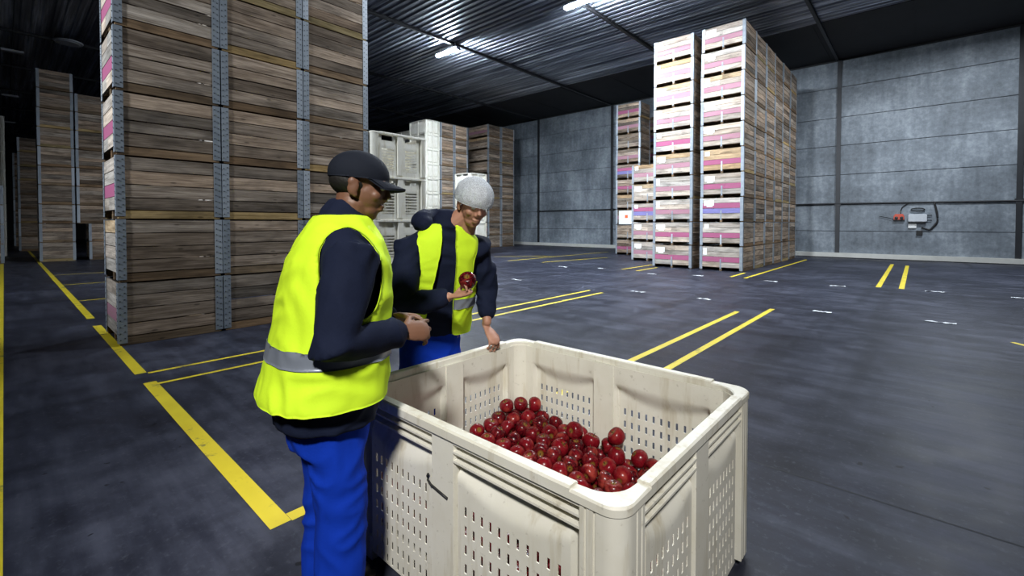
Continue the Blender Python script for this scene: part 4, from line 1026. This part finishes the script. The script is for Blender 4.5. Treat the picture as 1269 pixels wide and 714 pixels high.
vb = shell(VR1, [((.17, .0, 1.265), (1, 0, -.1), .098, .145), ((-.17, .01, 1.265), (-1, 0, -.1), .098, .145)], lambda c: c.y > .05 and abs(c.x) < .012, .011, (0, .03, .088, 1.36), .845, .009, 5)
bnd = band(vb, .975, 1.03)
ve = wear('hi_vis_vest', finish(vb), 'lime', p1); wear('reflective_strip', bnd, 'reflect', ve)
bm = bmesh.new()      # cap crown and visor
def cap_dome(bm, c, Rm, r, zcut, voxel):
    ball(bm, V(c) + Rm @ V((0, -.012, .038)), r, Rm, 4)
    me = skin(bm, voxel, 2); bm = bmesh.new(); bm.from_mesh(me)
    no = Rm @ V((0, .10, -1)); co = V(c) + Rm @ V((0, 0, zcut))
    bmesh.ops.bisect_plane(bm, geom=bm.verts[:] + bm.edges[:] + bm.faces[:], plane_co=co, plane_no=no, clear_outer=True)
    return bm
cb_ = cap_dome(bm, hc1, RH1, (.084, .105, .084), .024, .007)
cap = wear('cap', finish(cb_, .004), 'capfab', p1)
k = MB(); nn = 14
for lay_, dz in ((0, .004), (1, -.004)):
    for i in range(nn + 1):
        a = -1.15 + 2.3 * i / nn
        p0 = V((.083 * math.sin(a), -.012 + .100 * math.cos(a), .030 + dz)); p1_ = V((.088 * math.sin(a), .02 + (.140) * math.cos(a) ** .8 if abs(a) < 1.5 else 0, .018 - .018 * math.sin(a) ** 2 + dz))
        k.v += [tuple(hc1 + RH1 @ p0), tuple(hc1 + RH1 @ p1_)]
q = 2 * (nn + 1)
for i in range(nn):
    a, c = 2 * i, 2 * i + 2
    k.face((a, c, c + 1, a + 1)); k.face((q + a, q + a + 1, q + c + 1, q + c)); k.face((a + 1, c + 1, q + c + 1, q + a + 1)); k.face((a, q + a, q + c, c))
k.build('visor', 'capfab', cap)
bm = bmesh.new(); ball(bm, hc1 + RH1 @ V((0, -.030, .010)), (.079, .082, .062), RH1)
me = skin(bm, .008, 1); wear('hair', me, 'hair', p1)

# ---- second worker: hairnet, leaning on the bin's end, holding an apple
f2 = V((.893, -.449, 0)).normalized(); base2 = V((-2.135, 1.665, 0)); ang2 = math.atan2(f2.y, f2.x) - PI / 2
p2 = thing('person', 'worker in white hairnet and open lime vest leaning on the bin, holding an apple', 'person', base2, ang2)
W2 = Matrix.Translation(base2) @ Matrix.Rotation(ang2, 4, 'Z'); I2 = W2.inverted()
def l2(x, y, z): return I2 @ V((x, y, z))
def lean(z): 
    q = max(0, min(1, (z - .78) / .60)); return .155 * q ** 1.2, -.045 * q
def R2(rows): return [(lean(z)[1] + 0, lean(z)[0] + dy, z, a, b) for dy, z, a, b in rows]
TR2 = R2([(-.03, .66, .195, .155), (-.025, .80, .205, .16), (-.02, .92, .202, .155), (-.01, 1.05, .202, .148), (0, 1.17, .208, .145), (0, 1.27, .200, .132), (0, 1.34, .165, .110), (.005, 1.385, .110, .086), (.01, 1.42, .078, .072)])
RS2, RE2, RW2 = l2(-2.055, 1.455, 1.305), l2(-2.000, 1.375, 1.00), l2(-1.775, 1.497, 1.058)
LS2, LE2, LW2 = l2(-1.885, 1.83, 1.285), l2(-1.93, 1.915, 1.05), l2(-1.868, 1.862, .855)
hc2 = V((-.175, .285, 1.535)); RH2 = Matrix.Rotation(.10, 3, 'Z') @ Matrix.Rotation(-.42, 3, 'X') @ Matrix.Rotation(-.10, 3, 'Y')
AP = V((-1.690, 1.548, 1.142))
bm = bmesh.new()
ring_loft(bm, tweak(TR2, -.035, -.03)); head(bm, hc2, RH2)
limb(bm, [(-.045, .15, 1.36), (-.095, .205, 1.43), hc2 + RH2 @ V((0, -.025, -.05))], [.064, .056, .054], 16)
for s_, e_, w_ in ((RS2, RE2, RW2), (LS2, LE2, LW2)):
    limb(bm, [s_, (s_ + e_) / 2, e_, (e_ + w_) / 2, w_], [.050, .045, .038, .035, .026])
Ri = I2.to_3x3()
dR = Ri @ V((.62, .42, .52)); nR = Ri @ V((.18, .10, .97))
dR = (l2(*AP) + Ri @ V((.0, .0, -.060)) - RW2).normalized()
hand(bm, RW2 + dR * .018, dR, Ri @ V((-.10, -.22, .97)), (.66, .64, .66, .70), -1, .16, 1, .60)
gL = V((-1.835, 1.862, .768))
hand(bm, l2(-1.862, 1.862, .822), Ri @ V((.62, -.05, -.62)), Ri @ V((-.60, 0, -.75)), (.55, .58, .6, .62), 1, .10, 1, .3)
for sx in (-1, 1):
    limb(bm, [(sx * .095, -.03, .80), (sx * .10, -.02, .62), (sx * .10, .01, .46), (sx * .105, -.02, .25), (sx * .105, -.03, .08)], [.064, .062, .050, .048, .036])
    limb(bm, [(sx * .105, -.06, .045), (sx * .11, .03, .04), (sx * .115, .10, .03)], [.034, .036, .028])
wear('body', skin(bm, .0045, 2), 'skin_fair', p2)
eyes(hc2, RH2, p2)
bm = bmesh.new()
ring_loft(bm, [(0, -.03, .58, .165, .125), (0, -.03, .70, .175, .135), (0, -.02, .90, .17, .13)])
for sx in (-1, 1):
    limb(bm, [(sx * .085, -.03, .74), (sx * .092, -.02, .60), (sx * .098, -.0, .45), (sx * .102, -.018, .26), (sx * .105, -.025, .12)], [.094, .090, .084, .080, .078])
wear('trousers', skin(bm, .010, 2, .008, 8.0, 9), 'blue', p2)
for sx in (-1, 1):
    bm = bmesh.new(); limb(bm, [(sx * .105, -.075, .048), (sx * .108, .0, .05), (sx * .112, .07, .045), (sx * .118, .13, .037)], [.043, .045, .042, .034]); limb(bm, [(sx * .105, -.045, .06), (sx * .105, -.04, .16)], [.048, .05])
    ring_loft(bm, [(sx * .111, .03, .001, .047, .145), (sx * .111, .03, .022, .049, .148)]); wear('boot', skin(bm, .007, 2), 'shoe', p2)
bm = bmesh.new(); ring_loft(bm, [r for r in TR2 if r[2] > .75])
cx2 = lean(1.3)
for s_, e_, w_, cuff in ((RS2, RE2, RW2, .86), (LS2, LE2, LW2, .72)):
    mid = V((s_.x * .65 + cx2[1] * .35, s_.y * .8 + cx2[0] * .2, s_.z + .005)); we = e_.lerp(w_, cuff)
    limb(bm, [mid, s_, s_ * .55 + e_ * .45, e_, e_ * .5 + we * .5, we], [.083, .082, .074, .070, .060, .050])
limb(bm, [(-.045, .150, 1.37), (-.065, .175, 1.44)], [.088, .084], 18)
wear('jacket', skin(bm, .010, 2, .010, 7.5, 4), 'navy', p2)
bm = bmesh.new()      # hood bunched behind the neck
limb(bm, [(-.16, .19, 1.40), (-.14, .09, 1.43), (-.06, .045, 1.45), (.04, .07, 1.45), (.075, .14, 1.44), (.06, .20, 1.42)], [.040, .052, .060, .060, .056, .044])
wear('hood', skin(bm, .009, 2, .010, 10, 2), 'navy', p2)
VR2 = [(x, y, z, a + .024, b + .024) for x, y, z, a, b in TR2]
VR2[0] = (0, -.03, .72, .250, .20)
def open2(c):
    dy, dx = lean(c.z)
    return c.y > dy + .02 and abs(c.x - dx + .0) < .035 + .045 * max(0, min(1, (1.35 - c.z) / .5))
vb = shell(VR2, [((RS2.x * 1.02, RS2.y, 1.225), (1, -.1, -.1), .090, .125), ((LS2.x * 1.0, LS2.y, 1.215), (-1, .1, -.1), .090, .125)], open2, .011, (-.05, .165, .088, 1.32), .80, .008, 8)
bnd = band(vb, .955, 1.01)
ve = wear('hi_vis_vest', finish(vb), 'lime', p2); wear('reflective_strip', bnd, 'reflect', ve)
bm = bmesh.new(); cb_ = cap_dome(bm, hc2, RH2, (.100, .128, .104), .008, .008)
for v in cb_.verts:
    v.co += (v.co - hc2).normalized() * (.005 * noise.noise(V((v.co.x * 60, v.co.y * 60, v.co.z * 14))))
wear('hairnet', finish(cb_, .002), 'hairnet', p2)
bm = bmesh.new(); ball(bm, hc2 + RH2 @ V((0, -.022, .040)), (.077, .090, .078), RH2)
wear('hair', skin(bm, .008, 1), 'hair', p2)
apple(AP, .045, 'red apple held up in the hairnetted worker\'s hand', None, Quaternion((.9, .3, .2, .1)).normalized())

# ------------------------------------------------------------------ camera, world, view
cam = bpy.data.cameras.new('camera'); co = bpy.data.objects.new('camera', cam); COL.objects.link(co)
cam.sensor_fit = 'HORIZONTAL'; cam.sensor_width = 36.0; cam.lens = 565.796 / 1269 * 36.0
cam.shift_y = (289.896 - 357.0) / 1269; cam.clip_start = .05; cam.clip_end = 200
co.location = (0, 0, 1.4266); co.rotation_euler = (math.radians(90 - 1.238), 0, math.radians(41.939))
scene.camera = co
wd = bpy.data.worlds.new('world'); scene.world = wd; wd.use_nodes = True
bg = wd.node_tree.nodes['Background']; bg.inputs[0].default_value = (0.55, 0.68, 1.0, 1); bg.inputs[1].default_value = WORLD
vs = scene.view_settings; vs.view_transform = 'Standard'; vs.look = 'None'; vs.exposure = EXPO; vs.gamma = 1.0; vs.use_curve_mapping = False
